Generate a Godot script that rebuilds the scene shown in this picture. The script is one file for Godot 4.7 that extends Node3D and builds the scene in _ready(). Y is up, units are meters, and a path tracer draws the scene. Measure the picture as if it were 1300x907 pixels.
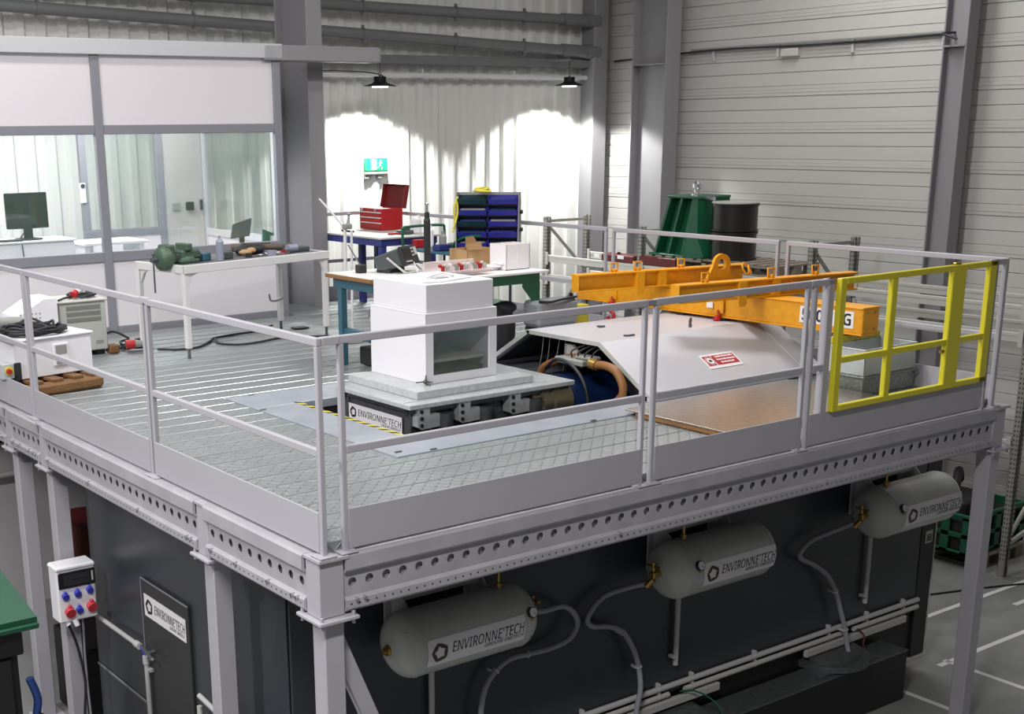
extends Node3D
# An industrial hall with a raised steel test platform. Most shapes are written in metres with x to the right along the
# platform's front edge, z towards the viewer and y counted from the top of the platform's beams, H above the hall floor.
const H := 2.65
var M := {}
var counts := {}
var off := {}
var lift := Vector3(0, H, 0)


class MB:                                                   # collects triangles for ONE mesh
	var v := PackedVector3Array()
	var n := PackedVector3Array()
	var xf := Transform3D.IDENTITY

	func tri(a: Vector3, b: Vector3, c: Vector3, na: Vector3, nb: Vector3, nc: Vector3) -> void:
		if (b - a).cross(c - a).dot(na + nb + nc) > 0.0:
			var t := b; b = c; c = t
			t = nb; nb = nc; nc = t
		v.append(xf * a); v.append(xf * b); v.append(xf * c)
		n.append((xf.basis * na).normalized()); n.append((xf.basis * nb).normalized()); n.append((xf.basis * nc).normalized())

	func quad(a: Vector3, b: Vector3, c: Vector3, d: Vector3, nn: Vector3) -> void:
		tri(a, b, c, nn, nn, nn); tri(a, c, d, nn, nn, nn)

	func face(a: Vector3, b: Vector3, c: Vector3, d: Vector3, toward: Vector3) -> void:   # a flat quad whose normal looks along `toward`
		var nn := (b - a).cross(c - a).normalized()
		if nn.dot(toward) < 0.0: nn = -nn
		quad(a, b, c, d, nn)

	func box(c: Vector3, s: Vector3, bev := 0.0) -> MB:
		var h := s * 0.5
		bev = minf(bev, minf(h.x, minf(h.y, h.z)) * 0.9)
		for ax in 3:
			var u := (ax + 1) % 3
			var w := (ax + 2) % 3
			for sg in [-1.0, 1.0]:
				var nn := Vector3.ZERO; nn[ax] = sg
				var q := []
				for k in [[-1, -1], [1, -1], [1, 1], [-1, 1]]:
					var p := Vector3.ZERO
					p[ax] = sg * h[ax]; p[u] = k[0] * (h[u] - bev); p[w] = k[1] * (h[w] - bev)
					q.append(c + p)
				quad(q[0], q[1], q[2], q[3], nn)
		if bev > 0.0:
			for ax in 3:                                    # chamfers that run along ax
				var u := (ax + 1) % 3
				var w := (ax + 2) % 3
				for su in [-1.0, 1.0]:
					for sw in [-1.0, 1.0]:
						var a := Vector3.ZERO; var b := Vector3.ZERO
						a[u] = su * h[u]; a[w] = sw * (h[w] - bev)
						b[u] = su * (h[u] - bev); b[w] = sw * h[w]
						var e := Vector3.ZERO; e[ax] = h[ax] - bev
						var nn := Vector3.ZERO; nn[u] = su; nn[w] = sw
						quad(c + a - e, c + a + e, c + b + e, c + b - e, nn.normalized())
			for sx in [-1.0, 1.0]:
				for sy in [-1.0, 1.0]:
					for sz in [-1.0, 1.0]:
						var g := Vector3(sx, sy, sz)
						var nn := g.normalized()
						tri(c + g * Vector3(h.x, h.y - bev, h.z - bev), c + g * Vector3(h.x - bev, h.y, h.z - bev), c + g * Vector3(h.x - bev, h.y - bev, h.z), nn, nn, nn)
		return self

	func span(a: Vector3, b: Vector3, bev := 0.0) -> MB:    # a box between two opposite corners
		return box((a + b) * 0.5, (b - a).abs(), bev)

	func frame_of(d: Vector3) -> Basis:
		d = d.normalized()
		var up := Vector3.UP if absf(d.y) < 0.95 else Vector3.RIGHT
		var x := up.cross(d).normalized()
		return Basis(x, d.cross(x), d)

	func bar(a: Vector3, b: Vector3, w: float, hh: float, bev := 0.0) -> MB:              # a box whose length runs from a to b
		var keep := xf
		xf = xf * Transform3D(frame_of(b - a), (a + b) * 0.5)
		box(Vector3.ZERO, Vector3(w, hh, a.distance_to(b)), bev)
		xf = keep
		return self

	func cyl(a: Vector3, b: Vector3, r0: float, r1 := -1.0, seg := 16, caps := true) -> MB:
		if r1 < 0.0: r1 = r0
		var f := frame_of(b - a)
		var d := (b - a).normalized()
		var slope := (r0 - r1) / maxf(a.distance_to(b), 1e-5)
		for k in seg:
			var t0 := TAU * k / seg; var t1 := TAU * (k + 1) / seg
			var e0 := f.x * cos(t0) + f.y * sin(t0); var e1 := f.x * cos(t1) + f.y * sin(t1)
			var n0 := (e0 + d * slope).normalized(); var n1 := (e1 + d * slope).normalized()
			tri(a + e0 * r0, a + e1 * r0, b + e1 * r1, n0, n1, n1)
			tri(a + e0 * r0, b + e1 * r1, b + e0 * r1, n0, n1, n0)
			if caps:
				if r0 > 0.0: tri(a, a + e0 * r0, a + e1 * r0, -d, -d, -d)
				if r1 > 0.0: tri(b, b + e0 * r1, b + e1 * r1, d, d, d)
		return self

	func lathe(o: Vector3, axis: Vector3, prof: Array, seg := 24) -> MB:                   # prof: Vector2(radius, distance along the axis)
		var f := frame_of(axis)
		var d := axis.normalized()
		for i in prof.size() - 1:
			var p: Vector2 = prof[i]; var q: Vector2 = prof[i + 1]
			var g := (q - p)
			if g.length() < 1e-6: continue
			var nr := g.y / g.length(); var nd := -g.x / g.length()
			for k in seg:
				var t0 := TAU * k / seg; var t1 := TAU * (k + 1) / seg
				var e0 := f.x * cos(t0) + f.y * sin(t0); var e1 := f.x * cos(t1) + f.y * sin(t1)
				var n0 := e0 * nr + d * nd; var n1 := e1 * nr + d * nd
				var a := o + d * p.y; var b := o + d * q.y
				if p.x > 0.0: tri(a + e0 * p.x, a + e1 * p.x, b + e1 * q.x, n0, n1, n1)
				if q.x > 0.0: tri(a + e0 * p.x, b + e1 * q.x, b + e0 * q.x, n0, n1, n0)
		return self

	func smooth_lathe(o: Vector3, axis: Vector3, prof: Array, seg := 32) -> MB:            # like lathe, with shading smoothed along the profile
		var f := frame_of(axis)
		var d := axis.normalized()
		var nn := []
		for i in prof.size():
			var g: Vector2 = prof[mini(i + 1, prof.size() - 1)] - prof[maxi(i - 1, 0)]
			nn.append(Vector2(g.y, -g.x).normalized())
		for i in prof.size() - 1:
			var p: Vector2 = prof[i]; var q: Vector2 = prof[i + 1]
			for k in seg:
				var t0 := TAU * k / seg; var t1 := TAU * (k + 1) / seg
				var e0 := f.x * cos(t0) + f.y * sin(t0); var e1 := f.x * cos(t1) + f.y * sin(t1)
				var a := o + d * p.y; var b := o + d * q.y
				tri(a + e0 * p.x, a + e1 * p.x, b + e1 * q.x, e0 * nn[i].x + d * nn[i].y, e1 * nn[i].x + d * nn[i].y, e1 * nn[i + 1].x + d * nn[i + 1].y)
				tri(a + e0 * p.x, b + e1 * q.x, b + e0 * q.x, e0 * nn[i].x + d * nn[i].y, e1 * nn[i + 1].x + d * nn[i + 1].y, e0 * nn[i + 1].x + d * nn[i + 1].y)
		return self

	func ball(c: Vector3, r: Vector3, seg := 14) -> MB:
		for i in seg / 2:
			for k in seg:
				var q := []
				for s in [[0, 0], [1, 0], [1, 1], [0, 1]]:
					var th: float = PI * (i + s[0]) / (seg / 2); var ph: float = TAU * (k + s[1]) / seg
					q.append(Vector3(sin(th) * cos(ph), cos(th), sin(th) * sin(ph)))
				var m := []
				for e in q: m.append((e / r).normalized())
				tri(c + q[0] * r, c + q[1] * r, c + q[2] * r, m[0], m[1], m[2])
				tri(c + q[0] * r, c + q[2] * r, c + q[3] * r, m[0], m[2], m[3])
		return self

	func tube(pts: Array, r: float, seg := 8, smooth := true) -> MB:                       # a round cable, hose or bent pipe through the points
		var path := []
		if smooth and pts.size() > 2:
			for i in pts.size() - 1:
				var p0: Vector3 = pts[maxi(i - 1, 0)]; var p1: Vector3 = pts[i]; var p2: Vector3 = pts[i + 1]; var p3: Vector3 = pts[mini(i + 2, pts.size() - 1)]
				for k in 5: path.append(p1.cubic_interpolate(p2, p0, p3, k / 5.0))
			path.append(pts[-1])
		else:
			path = pts
		var rings := []
		var side := Vector3.ZERO
		for i in path.size():
			var d: Vector3 = (path[mini(i + 1, path.size() - 1)] - path[maxi(i - 1, 0)]).normalized()
			if i == 0: side = frame_of(d).x
			side = (side - d * side.dot(d)).normalized()
			var up := d.cross(side)
			var ring := []
			for k in seg: ring.append(side * cos(TAU * k / seg) + up * sin(TAU * k / seg))
			rings.append(ring)
		for i in path.size() - 1:
			for k in seg:
				var j := (k + 1) % seg
				var a: Vector3 = rings[i][k]; var b: Vector3 = rings[i][j]; var c: Vector3 = rings[i + 1][j]; var e: Vector3 = rings[i + 1][k]
				tri(path[i] + a * r, path[i] + b * r, path[i + 1] + c * r, a, b, c)
				tri(path[i] + a * r, path[i + 1] + c * r, path[i + 1] + e * r, a, c, e)
		for s in [0, path.size() - 1]:
			var d: Vector3 = (path[1] - path[0]) * -1.0 if s == 0 else path[-1] - path[-2]
			d = d.normalized()
			for k in seg: tri(path[s], path[s] + rings[s][k] * r, path[s] + rings[s][(k + 1) % seg] * r, d, d, d)
		return self

	func ring(c: Vector3, axis: Vector3, big: float, r: float, seg := 20, s2 := 8, from := 0.0, to := TAU) -> MB:   # a torus or an arc of one
		var f := frame_of(axis)
		var whole := to - from > TAU - 0.01
		for k in seg:
			for j in s2:
				var q := []; var m := []
				for s in [[0, 0], [1, 0], [1, 1], [0, 1]]:
					var t: float = from + (to - from) * (k + s[0]) / seg; var p: float = TAU * (j + s[1]) / s2
					var e := f.x * cos(t) + f.y * sin(t)
					var nn := e * cos(p) + f.z * sin(p)
					m.append(nn); q.append(c + e * big + nn * r)
				tri(q[0], q[1], q[2], m[0], m[1], m[2]); tri(q[0], q[2], q[3], m[0], m[2], m[3])
		if not whole:
			for t in [from, to]:
				var e := f.x * cos(t) + f.y * sin(t)
				var d := (f.y * cos(t) - f.x * sin(t)) * (-1.0 if t == from else 1.0)
				for j in s2:
					tri(c + e * big, c + e * (big + r * cos(TAU * j / s2)) + f.z * r * sin(TAU * j / s2), c + e * (big + r * cos(TAU * (j + 1) / s2)) + f.z * r * sin(TAU * (j + 1) / s2), d, d, d)
		return self

	func prism(poly: Array, o: Vector3, ux: Vector3, uy: Vector3, depth: Vector3) -> MB:   # a flat outline swept along `depth`
		var pp := PackedVector2Array(poly)
		var ids := Geometry2D.triangulate_polygon(pp)
		var d := depth.normalized()
		for i in range(0, ids.size(), 3):
			var a := o + ux * pp[ids[i]].x + uy * pp[ids[i]].y
			var b := o + ux * pp[ids[i + 1]].x + uy * pp[ids[i + 1]].y
			var c := o + ux * pp[ids[i + 2]].x + uy * pp[ids[i + 2]].y
			tri(a, b, c, -d, -d, -d)
			tri(a + depth, b + depth, c + depth, d, d, d)
		var area := 0.0
		for i in pp.size(): area += pp[i].cross(pp[(i + 1) % pp.size()])
		var turn := -1.0 if area > 0.0 else 1.0
		for i in pp.size():
			var p := pp[i]; var q := pp[(i + 1) % pp.size()]
			var e := (q - p)
			var nn := (ux * -e.y + uy * e.x).normalized() * turn
			var a := o + ux * p.x + uy * p.y; var b := o + ux * q.x + uy * q.y
			quad(a, b, b + depth, a + depth, nn)
		return self

	func holed(o: Vector3, ux: Vector3, uy: Vector3, w: float, h: float, centre: Vector2, r: float, depth: Vector3, seg := 14) -> MB:   # a plate cell w x h with one round hole
		var d := depth.normalized()
		for k in seg:
			var ring2 := []; var edge := []
			for s in 2:
				var t: float = TAU * (k + s) / seg
				var c := Vector2(cos(t), sin(t))
				ring2.append(centre + c * r)
				var far := 1e9
				if c.x > 1e-6: far = minf(far, (w - centre.x) / c.x)
				if c.x < -1e-6: far = minf(far, -centre.x / c.x)
				if c.y > 1e-6: far = minf(far, (h - centre.y) / c.y)
				if c.y < -1e-6: far = minf(far, -centre.y / c.y)
				edge.append(centre + c * far)
			var at := func(p: Vector2): return o + ux * p.x + uy * p.y
			var mid: Vector2 = edge[1]
			if absf(edge[0].x - edge[1].x) > 1e-4 and absf(edge[0].y - edge[1].y) > 1e-4:   # the corner of the cell lies between
				mid = Vector2(w if maxf(edge[0].x, edge[1].x) > centre.x else 0.0, h if maxf(edge[0].y, edge[1].y) > centre.y else 0.0)
			for s in [Vector3.ZERO, depth]:
				var nn := d if s != Vector3.ZERO else -d
				tri(at.call(ring2[0]) + s, at.call(edge[0]) + s, at.call(mid) + s, nn, nn, nn)
				tri(at.call(ring2[0]) + s, at.call(mid) + s, at.call(edge[1]) + s, nn, nn, nn)
				tri(at.call(ring2[0]) + s, at.call(edge[1]) + s, at.call(ring2[1]) + s, nn, nn, nn)
			var m0: Vector2 = (centre - ring2[0]).normalized(); var m1: Vector2 = (centre - ring2[1]).normalized()
			var i0 := ux * m0.x + uy * m0.y; var i1 := ux * m1.x + uy * m1.y
			tri(at.call(ring2[0]), at.call(ring2[1]), at.call(ring2[1]) + depth, i0, i1, i1)
			tri(at.call(ring2[0]), at.call(ring2[1]) + depth, at.call(ring2[0]) + depth, i0, i1, i0)
		return self

	func letters(words: String, size: float, put: Callable, wide := 0.0, bold := true, depth := 0.002, slant := 0.0) -> MB:   # lettering; put(x, y, lift) gives the place of a point of the text
		var tm := TextMesh.new()
		var sf := SystemFont.new()
		sf.font_names = PackedStringArray(["Droid Sans"]); sf.font_weight = 700 if bold else 400
		tm.font = sf; tm.font_size = 48; tm.pixel_size = 0.01; tm.depth = 0.01; tm.text = words
		tm.horizontal_alignment = HORIZONTAL_ALIGNMENT_LEFT; tm.curve_step = 2.0
		var arr := tm.get_mesh_arrays()
		var vv: PackedVector3Array = arr[Mesh.ARRAY_VERTEX]
		var ii: PackedInt32Array = arr[Mesh.ARRAY_INDEX]
		var lo := Vector3(1e9, 1e9, 1e9); var hi := -lo
		for p in vv: lo = lo.min(p); hi = hi.max(p)
		var ky := size / (hi.y - lo.y)
		var kx := wide / (hi.x - lo.x) if wide > 0.0 else ky
		for i in range(0, ii.size(), 3):
			var q := []
			for k in 3:
				var p := vv[ii[i + k]]
				q.append(put.call((p.x - lo.x) * kx + slant * (p.y - lo.y) * ky, (p.y - lo.y) * ky, depth * (p.z - lo.z) / (hi.z - lo.z)))
			var nn: Vector3 = -(q[1] - q[0]).cross(q[2] - q[0]).normalized()
			tri(q[0], q[1], q[2], nn, nn, nn)
		return self

	func face_box(o: Vector3, ux: Vector3, uy: Vector3, w: float, h: float, d: float) -> MB:   # a thin plate on the plane of ux and uy, its front d in front
		var nn := ux.cross(uy)
		return prism([Vector2(0, 0), Vector2(w, 0), Vector2(w, h), Vector2(0, h)], o, ux, uy, nn * d)

	func mesh() -> ArrayMesh:
		var a := []
		a.resize(Mesh.ARRAY_MAX)
		a[Mesh.ARRAY_VERTEX] = v; a[Mesh.ARRAY_NORMAL] = n
		var m := ArrayMesh.new()
		m.add_surface_from_arrays(Mesh.PRIMITIVE_TRIANGLES, a)
		return m


func numbered(called: String, parent: Node) -> String:
	var key := str(parent.get_instance_id()) + called
	counts[key] = counts.get(key, -1) + 1
	return called if counts[key] == 0 else "%s_%03d" % [called, counts[key]]


func thing(called: String, label: String, category: String, at: Vector3, group := "", own := false, turn := 0.0) -> Node3D:
	# A thing's node stands at its base. Its parts are written in the platform's axes, or with `own` in the thing's own axes.
	var o := Node3D.new()
	o.name = numbered(called, self)
	add_child(o)
	o.position = at + lift; o.rotation.y = turn
	off[o] = Vector3.ZERO if own else -at
	o.set_meta("label", label); o.set_meta("category", category)
	if group: o.set_meta("group", group)
	return o


func part(called: String, mb: MB, m, parent: Node3D, label := "", kind := "") -> MeshInstance3D:
	var o := MeshInstance3D.new()
	o.mesh = mb.mesh()
	o.name = numbered(called, parent)
	o.material_override = M[m] if m is String else m
	o.position = off.get(parent, Vector3.ZERO)
	parent.add_child(o)
	if label: o.set_meta("label", label)
	if kind: o.set_meta("kind", kind)
	return o


func struct(called: String, mb: MB, m, label := "", category := "") -> MeshInstance3D:       # a piece of the setting, written in the platform's axes
	var o := MeshInstance3D.new()
	o.mesh = mb.mesh(); o.name = called; o.material_override = M[m]; o.position = lift
	add_child(o)
	o.set_meta("kind", "structure")
	if label: o.set_meta("label", label)
	if category: o.set_meta("category", category)
	return o


func copy(o: Node3D, at: Vector3, label: String, turn := 0.0) -> Node3D:
	var c: Node3D = o.duplicate()
	c.name = numbered(str(o.name).rstrip("_0123456789"), self)
	add_child(c)
	c.position = at + lift; c.rotation.y = turn; c.set_meta("label", label)
	return c


func mb() -> MB: return MB.new()
func V(x: float, y: float, z: float) -> Vector3: return Vector3(x, y, z)


func paint(called: String, hex: String, rough := 0.5, metal := 0.0, spec := 0.5) -> StandardMaterial3D:
	var m := StandardMaterial3D.new()
	m.resource_name = called; m.albedo_color = Color(hex); m.roughness = rough; m.metallic = metal; m.metallic_specular = spec
	M[called] = m
	return m


func noise_tex(seed_: int, freq: float, low: String, high: String, size := 512, octaves := 4) -> NoiseTexture2D:
	var fn := FastNoiseLite.new()
	fn.seed = seed_; fn.frequency = freq; fn.fractal_octaves = octaves; fn.noise_type = FastNoiseLite.TYPE_SIMPLEX_SMOOTH
	var g := Gradient.new()
	g.set_color(0, Color(low)); g.set_color(1, Color(high))
	var t := NoiseTexture2D.new()
	t.width = size; t.height = size; t.seamless = true; t.noise = fn; t.color_ramp = g
	return t


func mottled(called: String, low: String, high: String, rough: float, metal: float, freq: float, scale_: float, seed_ := 1) -> StandardMaterial3D:   # a surface whose tone wanders a little
	var m := paint(called, "#ffffff", rough, metal)
	m.albedo_texture = noise_tex(seed_, freq, low, high)
	m.uv1_triplanar = true; m.uv1_world_triplanar = true; m.uv1_scale = Vector3.ONE * scale_
	return m


func glow(called: String, hex: String, k: float) -> StandardMaterial3D:
	var m := paint(called, "#ffffff", 0.4)
	m.emission_enabled = true; m.emission = Color(hex); m.emission_energy_multiplier = k
	return m


func tread_relief() -> ImageTexture:                        # raised lozenges in alternating diagonals, 2 x 2 to a 10 cm tile
	var size := 256
	var im := Image.create(size, size, false, Image.FORMAT_RGBA8)
	for y in size:
		for x in size:
			var h := 0.0
			for cy in range(-1, 3):
				for cx in range(-1, 3):
					var p := Vector2(float(x) / size * 2.0 - cx - 0.5, float(y) / size * 2.0 - cy - 0.5)
					var t := PI / 4 if (cx + cy) % 2 == 0 else -PI / 4
					var q := p.rotated(t)
					h = maxf(h, clampf(1.7 - Vector2(q.x / 0.60, q.y / 0.12).length() * 1.7, 0.0, 1.0))
			im.set_pixel(x, y, Color(h, h, h))
	return ImageTexture.create_from_image(im)


func materials() -> void:
	paint("grey_paint", "#a9a8b0", 0.42)
	mottled("steel_grey", "#9a99a0", "#abaab0", 0.45, 0.0, 0.012, 0.5, 3)
	mottled("galvanised", "#8e9394", "#b9bebe", 0.36, 0.75, 0.02, 1.2, 5)
	var tp := mottled("tread_plate", "#858b8b", "#a3a9a8", 0.42, 0.6, 0.02, 1.0, 7)
	tp.uv1_scale = Vector3.ONE * 10.0
	tp.albedo_texture = null; tp.albedo_color = Color("#9da3a5")
	tp.heightmap_enabled = true; tp.heightmap_texture = tread_relief(); tp.heightmap_scale = 0.9
	paint("plank_lip", "#c3c7c8", 0.3, 0.7)
	mottled("cover_sheet", "#9399a3", "#a3a9b3", 0.38, 0.1, 0.01, 0.6, 9)
	paint("hood_paint", "#bdbdc4", 0.36)
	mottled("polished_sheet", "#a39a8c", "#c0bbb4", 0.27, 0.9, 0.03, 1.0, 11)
	mottled("machined_plate", "#b4b9bc", "#cfd3d5", 0.3, 0.3, 0.02, 1.5, 13)
	mottled("dark_steel", "#55585a", "#6f7375", 0.42, 0.5, 0.02, 1.5, 15)
	paint("bright_steel", "#c9ccd0", 0.25, 0.9)
	paint("white_paint", "#e4e4ea", 0.35)
	paint("white_panel", "#d9d6db", 0.4)
	paint("frame_grey", "#83848d", 0.45)
	paint("fascia_metal", "#d9dbe0", 0.32, 0.35)
	paint("cladding", "#d8d9d6", 0.5)
	paint("cladding_dim", "#a9a9a7", 0.55)
	paint("panel_right", "#bbbab8", 0.5)
	paint("panel_joint", "#8d8d90", 0.6)
	paint("column_paint", "#87868a", 0.5)
	paint("duct_grey", "#6c6f70", 0.55)
	paint("pipe_white", "#d0d0d2", 0.45)
	paint("black", "#0e0e10", 0.55)
	paint("black_rubber", "#17171a", 0.7)
	paint("soft_black", "#25262a", 0.6)
	paint("chamber_panel", "#33373d", 0.32)
	paint("chamber_frame", "#1b1c1e", 0.5)
	paint("door_panel", "#2c2d2e", 0.45)
	paint("black_box", "#1a1b1c", 0.42)
	mottled("tank_grey", "#b2b5b0", "#bcbfba", 0.24, 0.0, 0.01, 0.7, 17)
	paint("sticker", "#e6e4e9", 0.45)
	paint("ink", "#15151a", 0.5)
	paint("logo_brown", "#4a342a", 0.5)
	paint("brass", "#a88b4e", 0.35, 0.8)
	paint("hose_grey", "#8d8e96", 0.4)
	paint("conduit", "#b4b4b3", 0.5)
	mottled("yellow_beam", "#d99312", "#e9a41c", 0.42, 0.0, 0.02, 1.2, 19)
	paint("yellow_dull", "#c4b93c", 0.5)
	paint("yellow_gate", "#d3c92c", 0.4)
	paint("yellow_wire", "#d9cf4a", 0.5)
	paint("hook_red", "#b02026", 0.4)
	paint("sign_red", "#a83238", 0.5)
	paint("tool_red", "#a81d22", 0.35)
	paint("tool_red_dark", "#6f1a1c", 0.5)
	paint("deep_red", "#571419", 0.5)
	paint("bench_white", "#d8d8d8", 0.4)
	mottled("bench_top", "#55565b", "#77777c", 0.5, 0.2, 0.03, 1.5, 21)
	mottled("vise_green", "#3e5544", "#5b7160", 0.5, 0.2, 0.04, 3.0, 23)
	paint("bottle_blue", "#8f93a8", 0.35)
	paint("blue_frame", "#2c3473", 0.4)
	paint("blue_bin", "#33309a", 0.35)
	paint("dark_bin", "#12343d", 0.35)
	paint("teal", "#386474", 0.45)
	paint("green", "#15583f", 0.42)
	paint("green_dark", "#14553a", 0.45)
	paint("exit_green", "#1fae7c", 0.5)
	mottled("wood", "#6e4c2a", "#a87b48", 0.6, 0.0, 0.03, 3.0, 25)
	mottled("pallet_wood", "#6d655c", "#968b7e", 0.75, 0.0, 0.03, 3.0, 27)
	mottled("skid_wood", "#5f4026", "#8f6a42", 0.7, 0.0, 0.02, 4.0, 29)
	paint("cardboard", "#b08d63", 0.7)
	paint("white_card", "#e9e6ea", 0.6)
	paint("table_white", "#dcdcdc", 0.4)
	paint("screen_black", "#1d1f20", 0.2)
	paint("instrument", "#4b5253", 0.4)
	paint("canvas_grey", "#7d8285", 0.75)
	paint("cabinet_grey", "#b4b5b0", 0.5)
	paint("louvre_grey", "#8d908c", 0.55)
	paint("fabric_green", "#20583f", 0.6)
	paint("cable", "#26272b", 0.5)
	paint("hose_tan", "#8a5d33", 0.5)
	paint("shaker_blue", "#12264d", 0.35, 0.2)
	paint("shaker_ring", "#8b8674", 0.35, 0.6)
	paint("socket_blue", "#3a43b4", 0.4)
	paint("hose_blue", "#23407e", 0.5)
	paint("machine_green", "#104733", 0.45)
	paint("rusty_grey", "#575047", 0.6)
	paint("socket_red", "#c03a44", 0.4)
	paint("rack_grey", "#8f8f8a", 0.5)
	paint("rack_beam", "#b4b4ae", 0.5)
	paint("bin_grey", "#b9c0c2", 0.4, 0.2)
	mottled("bin_zinc", "#767a78", "#a0a4a1", 0.42, 0.6, 0.03, 2.0, 31)
	paint("drum_brown", "#1f1b1a", 0.3)
	mottled("concrete", "#77797a", "#8f9191", 0.42, 0.0, 0.008, 0.35, 33)
	paint("floor_line", "#dcdcdc", 0.5)
	paint("block_wall", "#b5b4b6", 0.6)
	paint("ceiling_white", "#c4c4c2", 0.7)
	var hz := paint("hazard_yellow", "#d6c93a", 0.5)
	hz.roughness = 0.5
	var g := paint("glass", "#e6efec", 0.03)
	g.transparency = BaseMaterial3D.TRANSPARENCY_ALPHA
	g.albedo_color = Color(0.5, 0.62, 0.57, 0.09)
	var dp := paint("door_pane", "#dfe2df", 0.12)
	dp.transparency = BaseMaterial3D.TRANSPARENCY_ALPHA
	dp.albedo_color = Color(0.80, 0.80, 0.79, 0.55)
	var sm := paint("smoky_glass", "#7f8f8c", 0.05)
	sm.transparency = BaseMaterial3D.TRANSPARENCY_ALPHA
	sm.albedo_color = Color(0.40, 0.48, 0.46, 0.22)
	var cp := paint("clear_plastic", "#e8dede", 0.15)
	cp.transparency = BaseMaterial3D.TRANSPARENCY_ALPHA
	cp.albedo_color = Color(0.93, 0.88, 0.88, 0.55)
	glow("lamp_glow", "#fdfdff", 2.0)
	glow("tube_glow", "#fdfdff", 1.5)


func _ready() -> void:
	# --- the view, the air and the light
	var cam := Camera3D.new()
	cam.name = "camera"
	cam.transform = Transform3D(Basis(V(0.81637905, -0.01169619, 0.577398), V(0.16736575, 0.96168168, -0.21715676), V(-0.55273317, 0.27391887, 0.78705431)), V(-3.16686, 2.06394, 5.32025) + lift)
	cam.projection = Camera3D.PROJECTION_FRUSTUM
	cam.near = 0.1; cam.far = 100.0
	cam.size = 0.1 * 907.0 / 1654.4708
	cam.frustum_offset = Vector2(123.458, 179.303) / 1654.4708 * 0.1
	add_child(cam)
	var we := WorldEnvironment.new()
	we.name = "hall_air"
	var e := Environment.new()
	e.background_mode = Environment.BG_COLOR
	e.background_color = Color(0.05, 0.05, 0.055)
	e.tonemap_mode = Environment.TONE_MAPPER_LINEAR
	e.tonemap_exposure = 1.0
	e.sdfgi_enabled = true; e.ssao_enabled = true; e.ssil_enabled = true
	we.environment = e
	add_child(we)
	materials()
	ceiling_light("broad linear ceiling luminaire over the platform's left half", V(-1.2, 5.45, -2.2), V(2.6, 0, 0.5), 18.0)
	ceiling_light("broad linear ceiling luminaire over the platform's right half", V(4.4, 5.45, -2.6), V(2.6, 0, 0.5), 20.0)
	ceiling_light("broad linear ceiling luminaire over the hall's open floor, left of the platform", V(-6.5, 5.45, -1.5), V(2.6, 0, 0.5), 75.0)
	ceiling_light("broad linear ceiling luminaire left in front of the platform", V(-3.2, 5.45, 3.6), V(2.6, 0, 0.5), 62.0)
	ceiling_light("broad linear ceiling luminaire before the glazed cabin", V(0.4, 5.45, -5.8), V(2.6, 0, 0.5), 12.0)
	ceiling_light("broad linear ceiling luminaire beside the panelled wall", V(8.8, 5.45, -4.4), V(2.6, 0, 0.5), 13.0)
	building()
	cabin()
	platform()
	rails()
	test_rig()
	lifting_beam()
	benches()
	left_corner()
	below()
	racks()


func ceiling_light(label: String, at: Vector3, size: Vector3, power: float) -> void:
	var t := thing("ceiling_light", label, "ceiling light", at, "linear luminaires under the hall roof")
	part("housing", mb().box(at + V(0, 0.05, 0), V(size.x + 0.06, 0.09, size.z + 0.06), 0.01), "white_paint", t)
	part("diffuser", mb().box(at, V(size.x, 0.012, size.z)), "tube_glow", t)
	var l := AreaLight3D.new()
	l.name = "light"
	l.area_size = Vector2(size.x, size.z)
	l.area_normalize_energy = true
	l.light_energy = power; l.light_color = Color(1.0, 0.985, 0.975)
	l.area_range = 40.0; l.area_attenuation = 2.0
	l.shadow_enabled = true
	l.rotation.x = -PI / 2
	l.position = V(0, -0.02, 0)
	t.add_child(l)


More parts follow.
